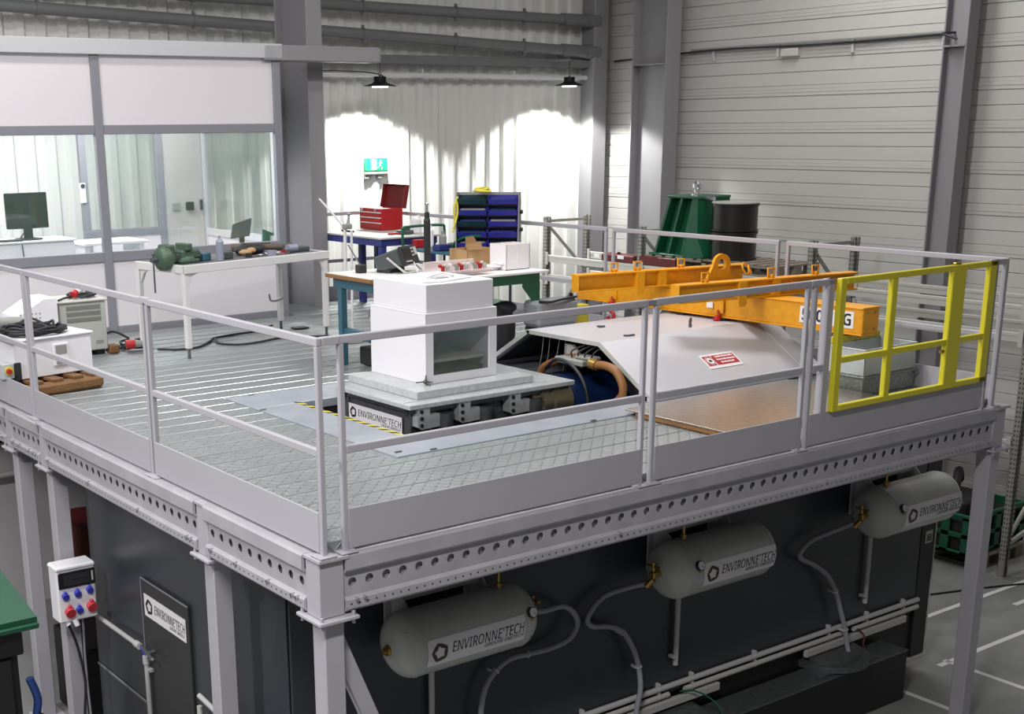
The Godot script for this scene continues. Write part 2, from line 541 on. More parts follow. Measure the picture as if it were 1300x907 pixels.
func building() -> void:
	var fl := -H
	struct("floor", mb().span(V(-16, fl - 0.2, -10), V(11.2, fl, 14)), "concrete", "smooth grey concrete hall floor under the platform")
	struct("ceiling", mb().span(V(-16, 5.9, -10), V(11.2, 6.1, 14)), "ceiling_white")
	struct("wall_left", mb().span(V(-16.2, fl, -10), V(-16, 6, 14)), "block_wall")
	struct("wall_front", mb().span(V(-16, fl, 14), V(11.2, 6, 14.2)), "block_wall")
	# the back wall: upright ribbed sheets, one metre each, on a backing
	var wb := struct("wall_back", mb().span(V(-16, fl, -10.1), V(11.2, 6, -9.95)), "panel_joint", "back wall of upright ribbed white metal sheets", "wall")
	var x := -7.0
	while x < 10.95:
		var m := mb()
		var last := Vector2(x, 0.0)
		for k in 4:
			for q in [Vector2(0.10, 0.0), Vector2(0.135, 0.04), Vector2(0.215, 0.04), Vector2(0.25, 0.0)]:
				var p := Vector2(minf(x + 0.25 * k + q.x, x + 0.997), q.y)
				m.face(V(last.x, fl, -9.9 + last.y), V(p.x, fl, -9.9 + p.y), V(p.x, 6, -9.9 + p.y), V(last.x, 6, -9.9 + last.y), V(0, 0, 1))
				last = p
		var sh := part("cladding_sheet", m, "cladding", wb)
		sh.position = Vector3.ZERO
		x += 1.0
	# the right wall: long horizontal boards and ribbed bands
	var wr := struct("wall_right", mb().span(V(11.012, fl, -10), V(11.25, 6, 14)), "panel_joint", "right wall of long horizontal pale metal panels with ribbed bands", "wall")
	var y := 2.687 - 0.46 * 12 + 0.0
	while y < 5.9:
		for q in [[y + 0.003, y + 0.165, 0.05], [y + 0.298, y + 0.457, 0.05]]:
			part("panel", mb().span(V(11.2, q[0], -9.95), V(11.0, q[1], 13.9), 0.005), "panel_right", wr)
		var rib := mb()
		for k in 3: rib.span(V(11.2, y + 0.169 + 0.042 * k, -9.95), V(10.992 - 0.004 * (k % 2), y + 0.211 + 0.042 * k, 13.9), 0.003)
		part("ribbed_band", rib, "panel_right", wr)
		y += 0.46
	# steel columns
	h_column("trim_1", V(4.73, 0, -8.10), 0.20, 0.70, "tall grey steel column at the cabin's right end")
	h_column("trim_2", V(10.70, 0, -8.42), 0.28, 0.66, "tall grey steel column near the hall's far right corner")
	h_column("trim_3", V(10.74, 0, -3.75), 0.20, 0.30, "tall grey steel column on the panelled right wall")
	struct("trim_4", mb().span(V(10.58, fl, -9.84), V(10.86, 6, -9.56), 0.01), "column_paint", "dark grey column standing in the hall's corner")
	# rails and pipes along the back wall
	struct("trim_5", mb().span(V(5.6, 2.87, -9.84), V(11.0, 2.99, -9.66), 0.012), "duct_grey", "long grey steel rail along the back wall above the pendant lamps")
	struct("trim_6", mb().span(V(3.9, 2.76, -7.62), V(5.36, 2.92, -7.40), 0.01).span(V(5.36, 2.765, -7.60), V(5.39, 2.915, -7.42), 0.004), "column_paint", "short grey steel beam sticking out past the cabin's roof edge")
	var lower := thing("pipe", "grey duct pipe, lower of the two along the back wall under the roof", "pipe", V(5.0, 3.17, -9.6), "duct pipes along the back wall")
	duct(lower, -2.0, 11.0, 3.27, -0.035)
	var upper := thing("pipe", "grey duct pipe, upper of the two along the back wall under the roof", "pipe", V(5.5, 3.45, -9.6), "duct pipes along the back wall")
	duct(upper, -2.0, 11.0, 3.58, -0.012)
	var wp := thing("pipe", "thin white conduit running level behind the two pendant lamps", "pipe", V(5.5, 2.70, -9.72))
	part("tube", mb().tube([V(5.6, 2.735, -9.72), V(10.95, 2.735, -9.72)], 0.035, 10, false), "pipe_white", wp)
	for cx in [6.0, 7.6, 9.2, 10.6]: part("clip", mb().box(V(cx, 2.76, -9.75), V(0.03, 0.11, 0.1), 0.004), "pipe_white", wp)
	part("cable", mb().tube([V(5.7, 2.70, -9.66), V(5.9, 2.77, -9.66), V(6.5, 2.77, -9.66), V(6.72, 2.72, -9.4), V(6.70, 2.64, -9.3)], 0.008, 6), "cable", wp)
	# a dark cable tray along the right wall
	var ct := thing("cable_run", "black cable run with clips along the pale panelled right wall", "cable", V(10.9, 2.95, -6))
	part("cable", mb().tube([V(10.93, 2.96, -9.5), V(10.93, 3.02, -7.6), V(10.93, 3.00, -5.8), V(10.93, 3.02, -4.0), V(10.5, 3.0, -3.82), V(10.48, 2.93, -3.62)], 0.014, 6), "cable", ct)
	part("rail", mb().span(V(10.98, 3.035, -8.0), V(10.94, 3.055, -3.95)), "louvre_grey", ct)
	for cz in [-7.6, -6.5, -5.35, -4.1]: part("clip", mb().span(V(11.0, 2.88, cz - 0.02), V(10.95, 3.06, cz + 0.02), 0.004), "panel_right", ct)
	part("junction_box", mb().span(V(11.0, 2.88, -6.42), V(10.92, 2.98, -6.15), 0.008), "panel_right", ct)
	# the pendant lamps by the back wall
	pendant(V(6.62, 2.57, -9.28), "black round pendant lamp left of the two by the back wall")
	pendant(V(9.86, 2.60, -9.28), "black round pendant lamp near the corner, right of the two by the back wall")
	# the exit sign
	var ex := thing("exit_sign", "small green emergency exit sign with white running figure on the back wall", "exit sign", V(6.90, 1.50, -9.86))
	var sx := 6.90
	part("case", mb().span(V(sx - 0.17, 1.50, -9.87), V(sx + 0.17, 1.67, -9.80), 0.006), "exit_green", ex)
	var pic := mb()
	pic.span(V(sx - 0.10, 1.515, -9.80), V(sx - 0.015, 1.655, -9.796))
	pic.cyl(V(sx + 0.055, 1.632, -9.80), V(sx + 0.055, 1.632, -9.796), 0.013, -1.0, 10)
	for q in [[0.05, 1.615, 0.04, 1.575, 0.026], [0.04, 1.575, 0.075, 1.55, 0.014], [0.075, 1.55, 0.07, 1.52, 0.012], [0.04, 1.575, 0.02, 1.545, 0.014], [0.02, 1.545, -0.005, 1.54, 0.012], [0.05, 1.61, 0.085, 1.595, 0.01], [0.05, 1.61, 0.015, 1.60, 0.01]]:
		pic.bar(V(sx + q[0], q[1], -9.798), V(sx + q[2], q[3], -9.798), q[4], 0.004)
	part("pictogram", pic, "white_card", ex)
	part("bracket", mb().span(V(sx - 0.19, 1.455, -9.87), V(sx + 0.18, 1.49, -9.80), 0.005).span(V(sx - 0.19, 1.40, -9.87), V(sx - 0.12, 1.46, -9.82), 0.004).span(V(sx + 0.02, 1.40, -9.87), V(sx + 0.09, 1.46, -9.82), 0.004), "louvre_grey", ex)
	# bay markings on the floor
	var i := 0
	for q in [[V(6.9, fl, -1.64), V(10.4, fl, -1.64)], [V(6.9, fl, -0.85), V(10.4, fl, -0.85)], [V(8.88, fl, -1.31), V(10.4, fl, -1.31)], [V(7.05, fl, -0.9), V(7.05, fl, 3.2)], [V(6.17, fl, -0.72), V(6.17, fl, 3.2)]]:
		var d: Vector3 = (q[1] - q[0]).normalized()
		var o := mb().bar(q[0] + V(0, 0.001, 0), q[1] + V(0, 0.001, 0), 0.055, 0.003)
		var t := thing("floor_marking", ["white floor line nearest the pallet and rack upright", "white floor line, middle one running towards the right wall", "short white floor dash right of the platform's column", "white floor line running towards the viewer past the right column's foot", "white floor line beside the black cabinet's castor"][i], "floor marking", q[0] + V(0, 0.0, 0))
		part("line", o, "floor_line", t)
		i += 1


func h_column(called: String, c: Vector3, w: float, d: float, label: String) -> void:      # flanges across z, the web between them
	var m := mb()
	m.span(V(c.x - w / 2, -H, c.z + d / 2 - 0.022), V(c.x + w / 2, 5.95, c.z + d / 2), 0.004)
	m.span(V(c.x - w / 2, -H, c.z - d / 2), V(c.x + w / 2, 5.95, c.z - d / 2 + 0.022), 0.004)
	m.span(V(c.x - 0.012, -H, c.z - d / 2 + 0.01), V(c.x + 0.012, 5.95, c.z + d / 2 - 0.01))
	m.span(V(c.x - w / 2, 2.86, c.z - d / 2 + 0.01), V(c.x + w / 2, 2.88, c.z + d / 2 - 0.01))
	struct(called, m, "column_paint", label, "column")


func duct(t: Node3D, x0: float, x1: float, y: float, drop: float) -> void:
	var at := func(x: float): return V(x, y + drop * (x - 5.5), -9.62)
	part("tube", mb().tube([at.call(x0), at.call(10.2)], 0.068, 14, false), "duct_grey", t)
	part("coupling", mb().cyl(at.call(10.0), at.call(10.45), 0.085, -1.0, 16).cyl(at.call(10.45), at.call(10.7), 0.10, -1.0, 16), "duct_grey", t)
	for cx in [2.3, 4.2, 6.6, 8.1, 9.3]:
		part("clamp", mb().cyl(at.call(cx) - V(0.02, 0, 0), at.call(cx) + V(0.02, 0, 0), 0.078, -1.0, 14).box(at.call(cx) + V(0, 0.0, -0.13), V(0.03, 0.03, 0.22)).box(at.call(cx) + V(0, 0.09, 0), V(0.03, 0.04, 0.03)).box(at.call(cx) - V(0, 0.09, 0), V(0.03, 0.04, 0.03)), "duct_grey", t)


func pendant(at: Vector3, label: String) -> void:
	var t := thing("pendant_lamp", label, "pendant lamp", at, "", true)
	part("shade", mb().smooth_lathe(V(0, 0, 0), V(0, 1, 0), [Vector2(0.10, 0.006), Vector2(0.195, 0.004), Vector2(0.20, 0.012), Vector2(0.15, 0.028), Vector2(0.10, 0.045), Vector2(0.085, 0.06)], 28), "black", t)
	var fins := mb().cyl(V(0, 0.05, 0), V(0, 0.125, 0), 0.06, -1.0, 16)
	for k in 12:
		var a := TAU * k / 12
		fins.bar(V(cos(a), 0, sin(a)) * 0.055 + V(0, 0.09, 0), V(cos(a), 0, sin(a)) * 0.078 + V(0, 0.09, 0), 0.008, 0.07)
	part("heat_sink", fins, "black", t)
	part("hanger", mb().ring(V(0, 0.155, 0), V(0, 0, 1), 0.02, 0.005, 12, 6).tube([V(0, 0.12, 0), V(0, 0.14, 0)], 0.012, 8, false), "black", t)
	part("suspension_cord", mb().tube([V(0, 0.17, 0), V(0, 0.36, 0)], 0.004, 6, false), "black", t)
	part("hanger_arm", mb().span(V(-0.012, 0.345, -0.42), V(0.012, 0.365, 0.012)), "column_paint", t)
	part("side_arm", mb().ring(V(0.215, 0.01, 0), V(0, 1, 0), 0.025, 0.006, 12, 6).ring(V(-0.215, 0.01, 0), V(0, 1, 0), 0.025, 0.006, 12, 6), "black", t)
	part("diffuser", mb().cyl(V(0, -0.012, 0), V(0, 0.008, 0), 0.105, -1.0, 24), "lamp_glow", t)
	var l := SpotLight3D.new()
	l.name = "light"
	l.position = V(0, -0.04, 0)
	l.rotation.x = -PI / 2
	l.spot_angle = 66.0; l.spot_angle_attenuation = 0.25; l.spot_range = 30.0; l.spot_attenuation = 2.0
	l.light_energy = 12.0; l.light_size = 0.09; l.light_color = Color(1.0, 1.0, 0.98)
	l.shadow_enabled = true
	t.add_child(l)


func cabin() -> void:
	var z := -7.45
	var fl := -H
	struct("wall_lower", mb().span(V(-6, fl, z - 0.12), V(4.1, 0.0, z + 0.02)), "block_wall", "pale wall below the glazed cabin")
	struct("floor_cabin", mb().span(V(-6, -0.12, -9.85), V(4.25, 0.03, z)), "cover_sheet")
	struct("ceiling_cabin", mb().span(V(-6, 2.80, -9.85), V(4.12, 2.86, z - 0.1)), "white_panel")
	var w := struct("wall_cabin", mb().span(V(-6.05, 0.03, -9.85), V(-5.95, 2.82, z)), "white_panel", "white left side wall of the glazed cabin", "wall")
	w.set_meta("kind", "structure")
	# the front: a grey frame, white panels below and above, panes between
	var fr := thing("cabin_front", "grey framed cabin front with white panels and large panes", "cabin front", V(-1.0, 0.03, z))
	var posts := [-5.9, -3.9, -1.93, 0.04, 2.03, 4.06]
	for p in posts: part("post", mb().span(V(p - 0.045, 0.03, z - 0.05), V(p + 0.045, 2.79, z + 0.015), 0.005), "frame_grey", fr)
	for i in posts.size() - 1:
		var a: float = posts[i] + 0.045
		var b: float = posts[i + 1] - 0.045
		for q in [[0.03, 0.12], [0.78, 0.88], [2.03, 2.12]]: part("transom", mb().span(V(a, q[0], z - 0.045), V(b, q[1], z + 0.01), 0.005), "frame_grey", fr)
		part("panel", mb().span(V(a, 0.12, z - 0.03), V(b, 0.78, z - 0.01)), "white_panel", fr)
		part("panel", mb().span(V(a, 2.12, z - 0.03), V(b, 2.79, z - 0.01)), "white_panel", fr)
		part("pane", mb().span(V(a, 0.88, z - 0.024), V(b, 2.03, z - 0.018)), "glass", fr)
	part("fascia", mb().span(V(-6, 2.785, z - 0.14), V(4.12, 2.93, z + 0.05), 0.004), "fascia_metal", fr, "bright bare metal fascia along the top")
	# the glazed right side, and a partition with a door at the back
	var side := thing("cabin_side", "glazed right side of the cabin with low white panel", "partition", V(4.05, 0.03, -8.5))
	for p in [-7.53, -9.24]: part("post", mb().span(V(4.02, 0.03, p - 0.03), V(4.08, 2.79, p + 0.03)), "fascia_metal", side)
	for q in [[0.84, 0.92], [2.03, 2.12]]: part("transom", mb().span(V(4.025, q[0], -9.21), V(4.075, q[1], -7.56)), "fascia_metal", side)
	part("panel", mb().span(V(4.04, 0.03, -9.21), V(4.06, 0.84, -7.56)), "white_panel", side)
	part("panel", mb().span(V(4.04, 2.12, -9.21), V(4.06, 2.79, -7.56)), "white_panel", side)
	part("pane", mb().span(V(4.047, 0.92, -9.21), V(4.053, 2.03, -7.56)), "glass", side)
	var zi := -9.24
	var inner := thing("glazed_partition", "inner grey framed glazed partition with a pale door seen through the cabin's panes", "partition", V(3.3, 0.03, zi))
	for p in [2.53, 3.46]: part("post", mb().span(V(p - 0.04, 0.03, zi - 0.03), V(p + 0.04, 2.78, zi + 0.03)), "frame_grey", inner)
	part("transom", mb().span(V(2.57, 0.89, zi - 0.03), V(3.42, 0.97, zi + 0.03)), "frame_grey", inner)
	part("panel", mb().span(V(2.57, 0.03, zi - 0.02), V(3.42, 0.89, zi + 0.02)), "white_panel", inner)
	part("pane", mb().span(V(2.57, 0.97, zi - 0.004), V(3.42, 2.78, zi + 0.004)), "glass", inner)
	var dr := part("door", mb().span(V(3.51, 0.05, zi - 0.012), V(4.0, 2.7, zi + 0.012), 0.004), "door_pane", inner)
	part("handle", mb().box(V(3.815, 1.19, zi + 0.03), V(0.10, 0.10, 0.04), 0.01).cyl(V(3.815, 1.19, zi + 0.05), V(3.815, 1.19, zi + 0.062), 0.034), "soft_black", dr)
	part("lock_plate", mb().box(V(3.64, 1.19, zi + 0.02), V(0.10, 0.09, 0.02), 0.005), "louvre_grey", dr)
	part("hinge", mb().box(V(3.97, 1.2, zi + 0.02), V(0.03, 0.12, 0.03), 0.004), "soft_black", dr)
	# the cabin's own light
	var lt := thing("ceiling_light", "flat white panel lamp in the glazed cabin's ceiling", "ceiling light", V(1.6, 2.78, -8.4))
	part("diffuser", mb().box(V(1.6, 2.785, -8.4), V(3.6, 0.02, 0.5)), "tube_glow", lt)
	var l := AreaLight3D.new()
	l.name = "light"
	l.area_size = Vector2(3.6, 0.5); l.area_normalize_energy = true; l.light_energy = 15.0; l.rotation.x = -PI / 2; l.position = V(0, -0.02, 0); l.area_range = 20.0; l.area_attenuation = 2.0
	l.shadow_enabled = true
	lt.add_child(l)
	# what stands inside
	var cb := thing("cabinet", "low white cabinet under the black monitor inside the cabin", "cabinet", V(1.35, 0.03, -8.0))
	part("body", mb().span(V(0.75, 0.03, -8.2), V(1.80, 0.99, -7.75), 0.01), "white_paint", cb)
	part("top", mb().span(V(0.72, 0.99, -8.22), V(1.82, 1.01, -7.73), 0.004), "white_paint", cb)
	var mo := thing("monitor", "black flat monitor facing away on the white cabinet in the cabin", "monitor", V(1.40, 1.01, -7.95))
	part("screen", mb().span(V(1.18, 1.12, -7.97), V(1.615, 1.475, -7.935), 0.008), "screen_black", mo)
	part("stand", mb().span(V(1.35, 1.02, -7.965), V(1.44, 1.16, -7.93), 0.006), "soft_black", mo)
	part("foot", mb().smooth_lathe(V(1.395, 1.01, -7.95), V(0, 1, 0), [Vector2(0.14, 0.0), Vector2(0.14, 0.012), Vector2(0.04, 0.022), Vector2(0.0, 0.022)], 24), "soft_black", mo)
	part("cable", mb().tube([V(1.36, 1.10, -7.92), V(1.30, 1.04, -7.90), V(1.26, 1.015, -7.78), V(1.255, 0.9, -7.735), V(1.26, 0.7, -7.735)], 0.006, 6), "cable", mo)
	tagged("keyboard", mb().span(V(1.02, 1.012, -7.86), V(1.28, 1.03, -7.76), 0.004), "soft_black", "dark keyboard lying beside the monitor's foot in the cabin", "keyboard", V(1.15, 1.012, -7.8))
	var dk := thing("desk", "long white desk inside the cabin beside the window", "desk", V(3.0, 0.03, -8.2))
	part("top", mb().span(V(2.9, 0.765, -8.2), V(3.98, 0.79, -7.6), 0.004), "white_paint", dk)
	for px in [2.95, 3.93]: part("leg", mb().span(V(px - 0.025, 0.03, -8.15), V(px + 0.025, 0.765, -7.65)), "white_paint", dk)
	var dk2 := thing("desk", "short white desk end inside the cabin behind the grey post", "desk", V(2.4, 0.03, -8.3))
	part("top", mb().span(V(2.0, 0.90, -8.55), V(2.72, 0.93, -8.0), 0.004), "white_paint", dk2)
	for px in [2.05, 2.66]: part("leg", mb().span(V(px - 0.025, 0.03, -8.5), V(px + 0.025, 0.90, -8.05)), "white_paint", dk2)
	var sc := thing("monitor", "tilted dark screen on the desk near the cabin's right post", "monitor", V(3.74, 0.79, -7.8))
	part("screen", mb().prism([Vector2(0, 0), Vector2(0.235, 0.02), Vector2(0.27, 0.215), Vector2(0.035, 0.155)], V(3.61, 0.90, -7.80), V(1, 0, 0), V(0, 1, 0), V(0, 0, -0.02)), "instrument", sc)
	part("foot", mb().box(V(3.76, 0.797, -7.84), V(0.14, 0.014, 0.1), 0.004).span(V(3.73, 0.80, -7.84), V(3.79, 0.92, -7.82)), "soft_black", sc)
	tagged("folder", mb().prism([Vector2(0, 0), Vector2(0.16, 0.0), Vector2(0.165, 0.075), Vector2(0.015, 0.10)], V(3.93, 0.79, -7.66), V(0.85, 0, 0), V(0, 2.05, 0), V(0, 0, -0.03)), "green", "green folder standing at the cabin's right post", "folder", V(3.98, 0.79, -7.66))
	var sw := thing("wall_switch", "small switch panel on the post behind the cabin's left pane", "switch", V(2.50, 1.3, -9.2))
	part("plate", mb().span(V(2.46, 1.28, -9.21), V(2.53, 1.50, -9.195), 0.004), "white_paint", sw)
	part("knob", mb().cyl(V(2.495, 1.47, -9.195), V(2.495, 1.47, -9.18), 0.024), "soft_black", sw)


func tagged(called: String, m: MB, material, label: String, category: String, at: Vector3, group := "") -> MeshInstance3D:   # a thing that is one mesh
	var o := MeshInstance3D.new()
	var moved := mb()
	moved.n = m.n
	for p in m.v: moved.v.append(p - at)
	o.mesh = moved.mesh(); o.name = numbered(called, self); o.material_override = M[material] if material is String else material
	add_child(o)
	o.position = at + lift
	o.set_meta("label", label); o.set_meta("category", category)
	if group: o.set_meta("group", group)
	return o


func platform() -> void:
	var t := thing("steel_platform", "large raised grey steel platform on columns with perforated edge beams and tread plate deck", "platform", V(0, -H, 0))
	# perforated edge beams: a rounded lip, a web with round holes, a lower flange
	sigma_beam(t, V(0.122, 0, 0), V(1, 0, 0), V(0, 0, 1), 5.75)
	for q in [[-0.122, 1.116], [-1.362, 2.496], [-3.982, 0.636], [-4.742, 2.6]]:
		sigma_beam(t, V(-0.02, 0, q[0]), V(0, 0, -1), V(-1, 0, 0), q[1])
	for q in [[0.0, 0.0, "front left corner column"], [0.0, -1.24, ""], [0.0, -3.86, ""], [0.0, -4.62, ""], [5.905, 0.0, "right column"], [0.0, -7.2, ""], [5.905, -4.1, ""], [5.905, -8.1, ""]]:
		column(t, q[0], q[1], q[2])
	part("brace", mb().bar(V(0.09, -0.42, -0.10), V(1.0, -2.64, -0.10), 0.06, 0.09, 0.004), "grey_paint", t, "slanting brace")
	var inner := mb()
	for px in [2.0, 4.0]: inner.span(V(px - 0.05, -0.28, -8.1), V(px + 0.05, -0.01, -3.7))
	for px in [0.6, 5.5]: inner.span(V(px - 0.05, -0.28, -8.1), V(px + 0.05, -0.01, -0.12))
	for pz in [-3.75, -7.4]: inner.span(V(0.1, -0.28, pz - 0.05), V(5.85, -0.01, pz + 0.05))
	inner.span(V(0.1, -0.28, -1.2), V(5.85, -0.01, -1.12))
	inner.span(V(5.72, -0.28, -8.1), V(5.84, -0.01, -0.1)).span(V(4.2, -0.28, -8.2), V(5.84, -0.01, -8.08))
	part("floor_beams", inner, "steel_grey", t)
	# the deck: tread plate planks side by side
	var made := {}
	var strips := []                                          # x0, x1, near z, width
	for k in 36:
		var z1 := -0.23 * k if k > 0 else -0.045
		var z0 := -0.23 * (k + 1)
		if z0 < -1.16 and z1 > -3.60: strips.append_array([[0.05, 1.325, z1, z1 - z0], [5.30, 5.90, z1, z1 - z0]])
		else: strips.append([0.05 if z0 > -7.45 else 4.14, 5.90, z1, z1 - z0])
	strips.append_array([[1.325, 5.30, -1.15, 0.115], [1.325, 5.30, -3.62, 0.06]])
	for s in strips:
		var key := "%.3f %.3f" % [s[1] - s[0], s[3]]
		if not made.has(key):
			made[key] = mb().span(V(0, 0.0, 0), V(s[1] - s[0], 0.056, -s[3] + 0.001), 0.002).mesh()
			made[key + "lip"] = mb().span(V(0, 0.052, 0.0), V(s[1] - s[0], 0.061, -0.007), 0.002).mesh()
		var o := MeshInstance3D.new()
		o.mesh = made[key]; o.material_override = M["tread_plate"]; o.name = numbered("deck_plank", t)
		t.add_child(o)
		o.position = off[t] + V(s[0], 0, s[2])
		var lip := MeshInstance3D.new()
		lip.mesh = made[key + "lip"]; lip.material_override = M["plank_lip"]; lip.name = "lip"
		o.add_child(lip)
	var rivets := mb()
	for k in 88: rivets.cyl(V(0.1 + 0.066 * k, 0.012, -0.052), V(0.1 + 0.066 * k, 0.012, -0.047), 0.006, -1.0, 6)
	part("rivet_row", rivets, "black", t, "", "stuff")
	# the flat cover sheets round the pit, and their hazard edge
	var yc := 0.066
	part("cover_sheet", mb().span(V(1.33, 0.0, -1.265), V(5.29, yc, -1.70), 0.003), "cover_sheet", t)
	part("cover_sheet", mb().span(V(1.33, 0.0, -1.704), V(1.715, yc, -3.12), 0.003), "cover_sheet", t)
	part("cover_sheet", mb().span(V(1.33, 0.0, -3.124), V(5.29, yc, -3.615), 0.003), "cover_sheet", t)
	var tape := mb(); var dark := mb()
	for k in 12:
		var za := -1.72 - 0.117 * k
		for s in [[tape, 0.0], [dark, 0.058]]:
			var m: MB = s[0]
			var zz: float = za - s[1]
			m.quad(V(1.672, yc + 0.001, zz - 0.05), V(1.672, yc + 0.001, zz - 0.108), V(1.712, yc + 0.001, zz - 0.058), V(1.712, yc + 0.001, zz), Vector3.UP)
	part("hazard_tape", tape, "hazard_yellow", t); part("hazard_tape", dark, "black", t)
	var pit := mb()
	pit.span(V(1.70, -1.2, -1.70), V(5.29, 0.0, -1.66)).span(V(1.70, -1.2, -3.17), V(5.29, 0.0, -3.13)).span(V(1.69, -1.2, -3.17), V(1.715, 0.0, -1.66)).span(V(1.7, -1.25, -3.17), V(5.29, -1.2, -1.66)).span(V(5.25, -1.2, -3.17), V(5.29, 0.0, -1.66))
	part("pit_lining", pit, "soft_black", t)
	for q in [[1.35, -3.05], [1.40, -1.36], [1.62, -1.28], [3.0, -1.27], [1.55, -3.60]]:
		part("catch", mb().box(V(q[0], yc + 0.004, q[1]), V(0.05, 0.008, 0.02), 0.003), "dark_steel", t)
	# the sheet metal on timber beside the hood
	var sh := thing("metal_sheet", "polished bare metal sheet on wooden boards lying on the deck before the hood", "metal sheet", V(4.2, 0.06, -0.75))
	part("board", mb().span(V(3.34, 0.061, -0.30), V(5.12, 0.094, -1.2), 0.002), "wood", sh)
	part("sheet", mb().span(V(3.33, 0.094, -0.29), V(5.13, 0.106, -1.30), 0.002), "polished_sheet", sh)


func sigma_beam(t: Node3D, o: Vector3, along: Vector3, outward: Vector3, length: float) -> void:
	var m := mb()
	m.prism([Vector2(-0.10, 0.0), Vector2(0.018, 0.0), Vector2(0.03, -0.012), Vector2(0.03, -0.085), Vector2(0.018, -0.10), Vector2(0.0, -0.102), Vector2(0.0, -0.09), Vector2(0.012, -0.08), Vector2(0.012, -0.014), Vector2(-0.10, -0.012)], o, outward, V(0, 1, 0), along * length)
	m.prism([Vector2(0.0, -0.235), Vector2(0.012, -0.24), Vector2(0.024, -0.25), Vector2(0.024, -0.296), Vector2(0.012, -0.31), Vector2(-0.09, -0.31), Vector2(-0.09, -0.298), Vector2(0.008, -0.298), Vector2(0.008, -0.256), Vector2(-0.004, -0.245)], o, outward, V(0, 1, 0), along * length)
	var count := int(length / 0.1027)
	var pitch := length / count
	for k in count:
		m.holed(o + along * (pitch * k) + V(0, -0.237, 0) - outward * 0.006, along, V(0, 1, 0), pitch, 0.137, Vector2(pitch / 2, 0.074), 0.0255, outward * 0.006)
	m.face(o - outward * 0.024 + V(0, -0.012, 0), o - outward * 0.024 + along * length + V(0, -0.012, 0), o - outward * 0.024 + along * length + V(0, -0.30, 0), o - outward * 0.024 + V(0, -0.30, 0), outward)
	var b := part("perforated_beam", m, "steel_grey", t)
	var bolts := mb()
	for k in int(length / 0.051):
		bolts.cyl(o + along * (0.03 + 0.051 * k) + V(0, -0.272, 0) + outward * 0.022, o + along * (0.03 + 0.051 * k) + V(0, -0.272, 0) + outward * 0.0245, 0.006, -1.0, 6)
	part("punched_holes", bolts, "soft_black", b, "", "stuff")
	var heads := mb()
	for s in [0.06, 0.11, length * 0.33, length * 0.66, length - 0.08]:
		if s < length: heads.cyl(o + along * s + V(0, -0.25, 0) + outward * 0.015, o + along * s + V(0, -0.25, 0) + outward * 0.04, 0.011, 0.009, 8)
	part("bolt", heads, "bright_steel", b, "", "stuff")


func column(t: Node3D, x: float, z: float, label: String) -> void:
	var w := 0.12
	var c := part("column", mb().span(V(x, -H, z - w), V(x + w, -0.345, z), 0.006), "grey_paint", t, label)
	var p := mb().span(V(x - 0.06, -0.345, z - w - 0.06), V(x + w + 0.06, -0.325, z + 0.06), 0.004)
	part("cap_plate", p, "grey_paint", c)
	for q in [[-0.035, 0.035], [w + 0.035, 0.035], [-0.035, -w - 0.035], [w + 0.035, -w - 0.035]]:
		part("bolt", mb().cyl(V(x + q[0], -0.37, z + q[1]), V(x + q[0], -0.305, z + q[1]), 0.010, -1.0, 8), "grey_paint", c)
	part("stub", mb().span(V(x - 0.03, -0.325, z - w), V(x + w, -0.022, z + 0.012), 0.006), "grey_paint", c)
	part("top_plate", mb().span(V(x - 0.04, -0.022, z - w - 0.01), V(x + w + 0.02, -0.002, z + 0.035), 0.003), "grey_paint", c)
	part("base_plate", mb().span(V(x - 0.06, -H, z - w - 0.06), V(x + w + 0.06, -H + 0.015, z + 0.06), 0.003), "grey_paint", c)


func guardrail(label: String, a: Vector3, b: Vector3, inward: Vector3, toe := true, extra := []) -> Node3D:
	# one section: two posts, hand rail, knee rail, toe board; a and b are the outer faces of its end posts
	var t := thing("guardrail", label, "guardrail", (a + b) * 0.5, "guardrail sections round the platform")
	var d := (b - a).normalized()
	var w := 0.03
	for s in [a + d * 0.015, b - d * 0.015]:
		var p: Vector3 = s + inward * 0.02
		var post := part("post", mb().span(p - V(w / 2, 0, w / 2), p + V(w / 2, 1.06, w / 2), 0.004), "grey_paint", t)
		part("foot_plate", mb().box(p + V(0, 0.004, 0), V(0.10, 0.008, 0.10), 0.002), "grey_paint", post)
	part("top_rail", mb().bar(a + inward * 0.02 + V(0, 1.08, 0), b + inward * 0.02 + V(0, 1.08, 0), 0.03, 0.04, 0.004), "grey_paint", t)
	part("knee_rail", mb().bar(a + d * 0.03 + inward * 0.02 + V(0, 0.53, 0), b - d * 0.03 + inward * 0.02 + V(0, 0.53, 0), 0.03, 0.04, 0.004), "grey_paint", t)
	if toe: part("toe_board", mb().bar(a + d * 0.031 + inward * 0.006 + V(0, 0.122, 0), b - d * 0.031 + inward * 0.006 + V(0, 0.122, 0), 0.008, 0.21, 0.002), "grey_paint", t)
	return t


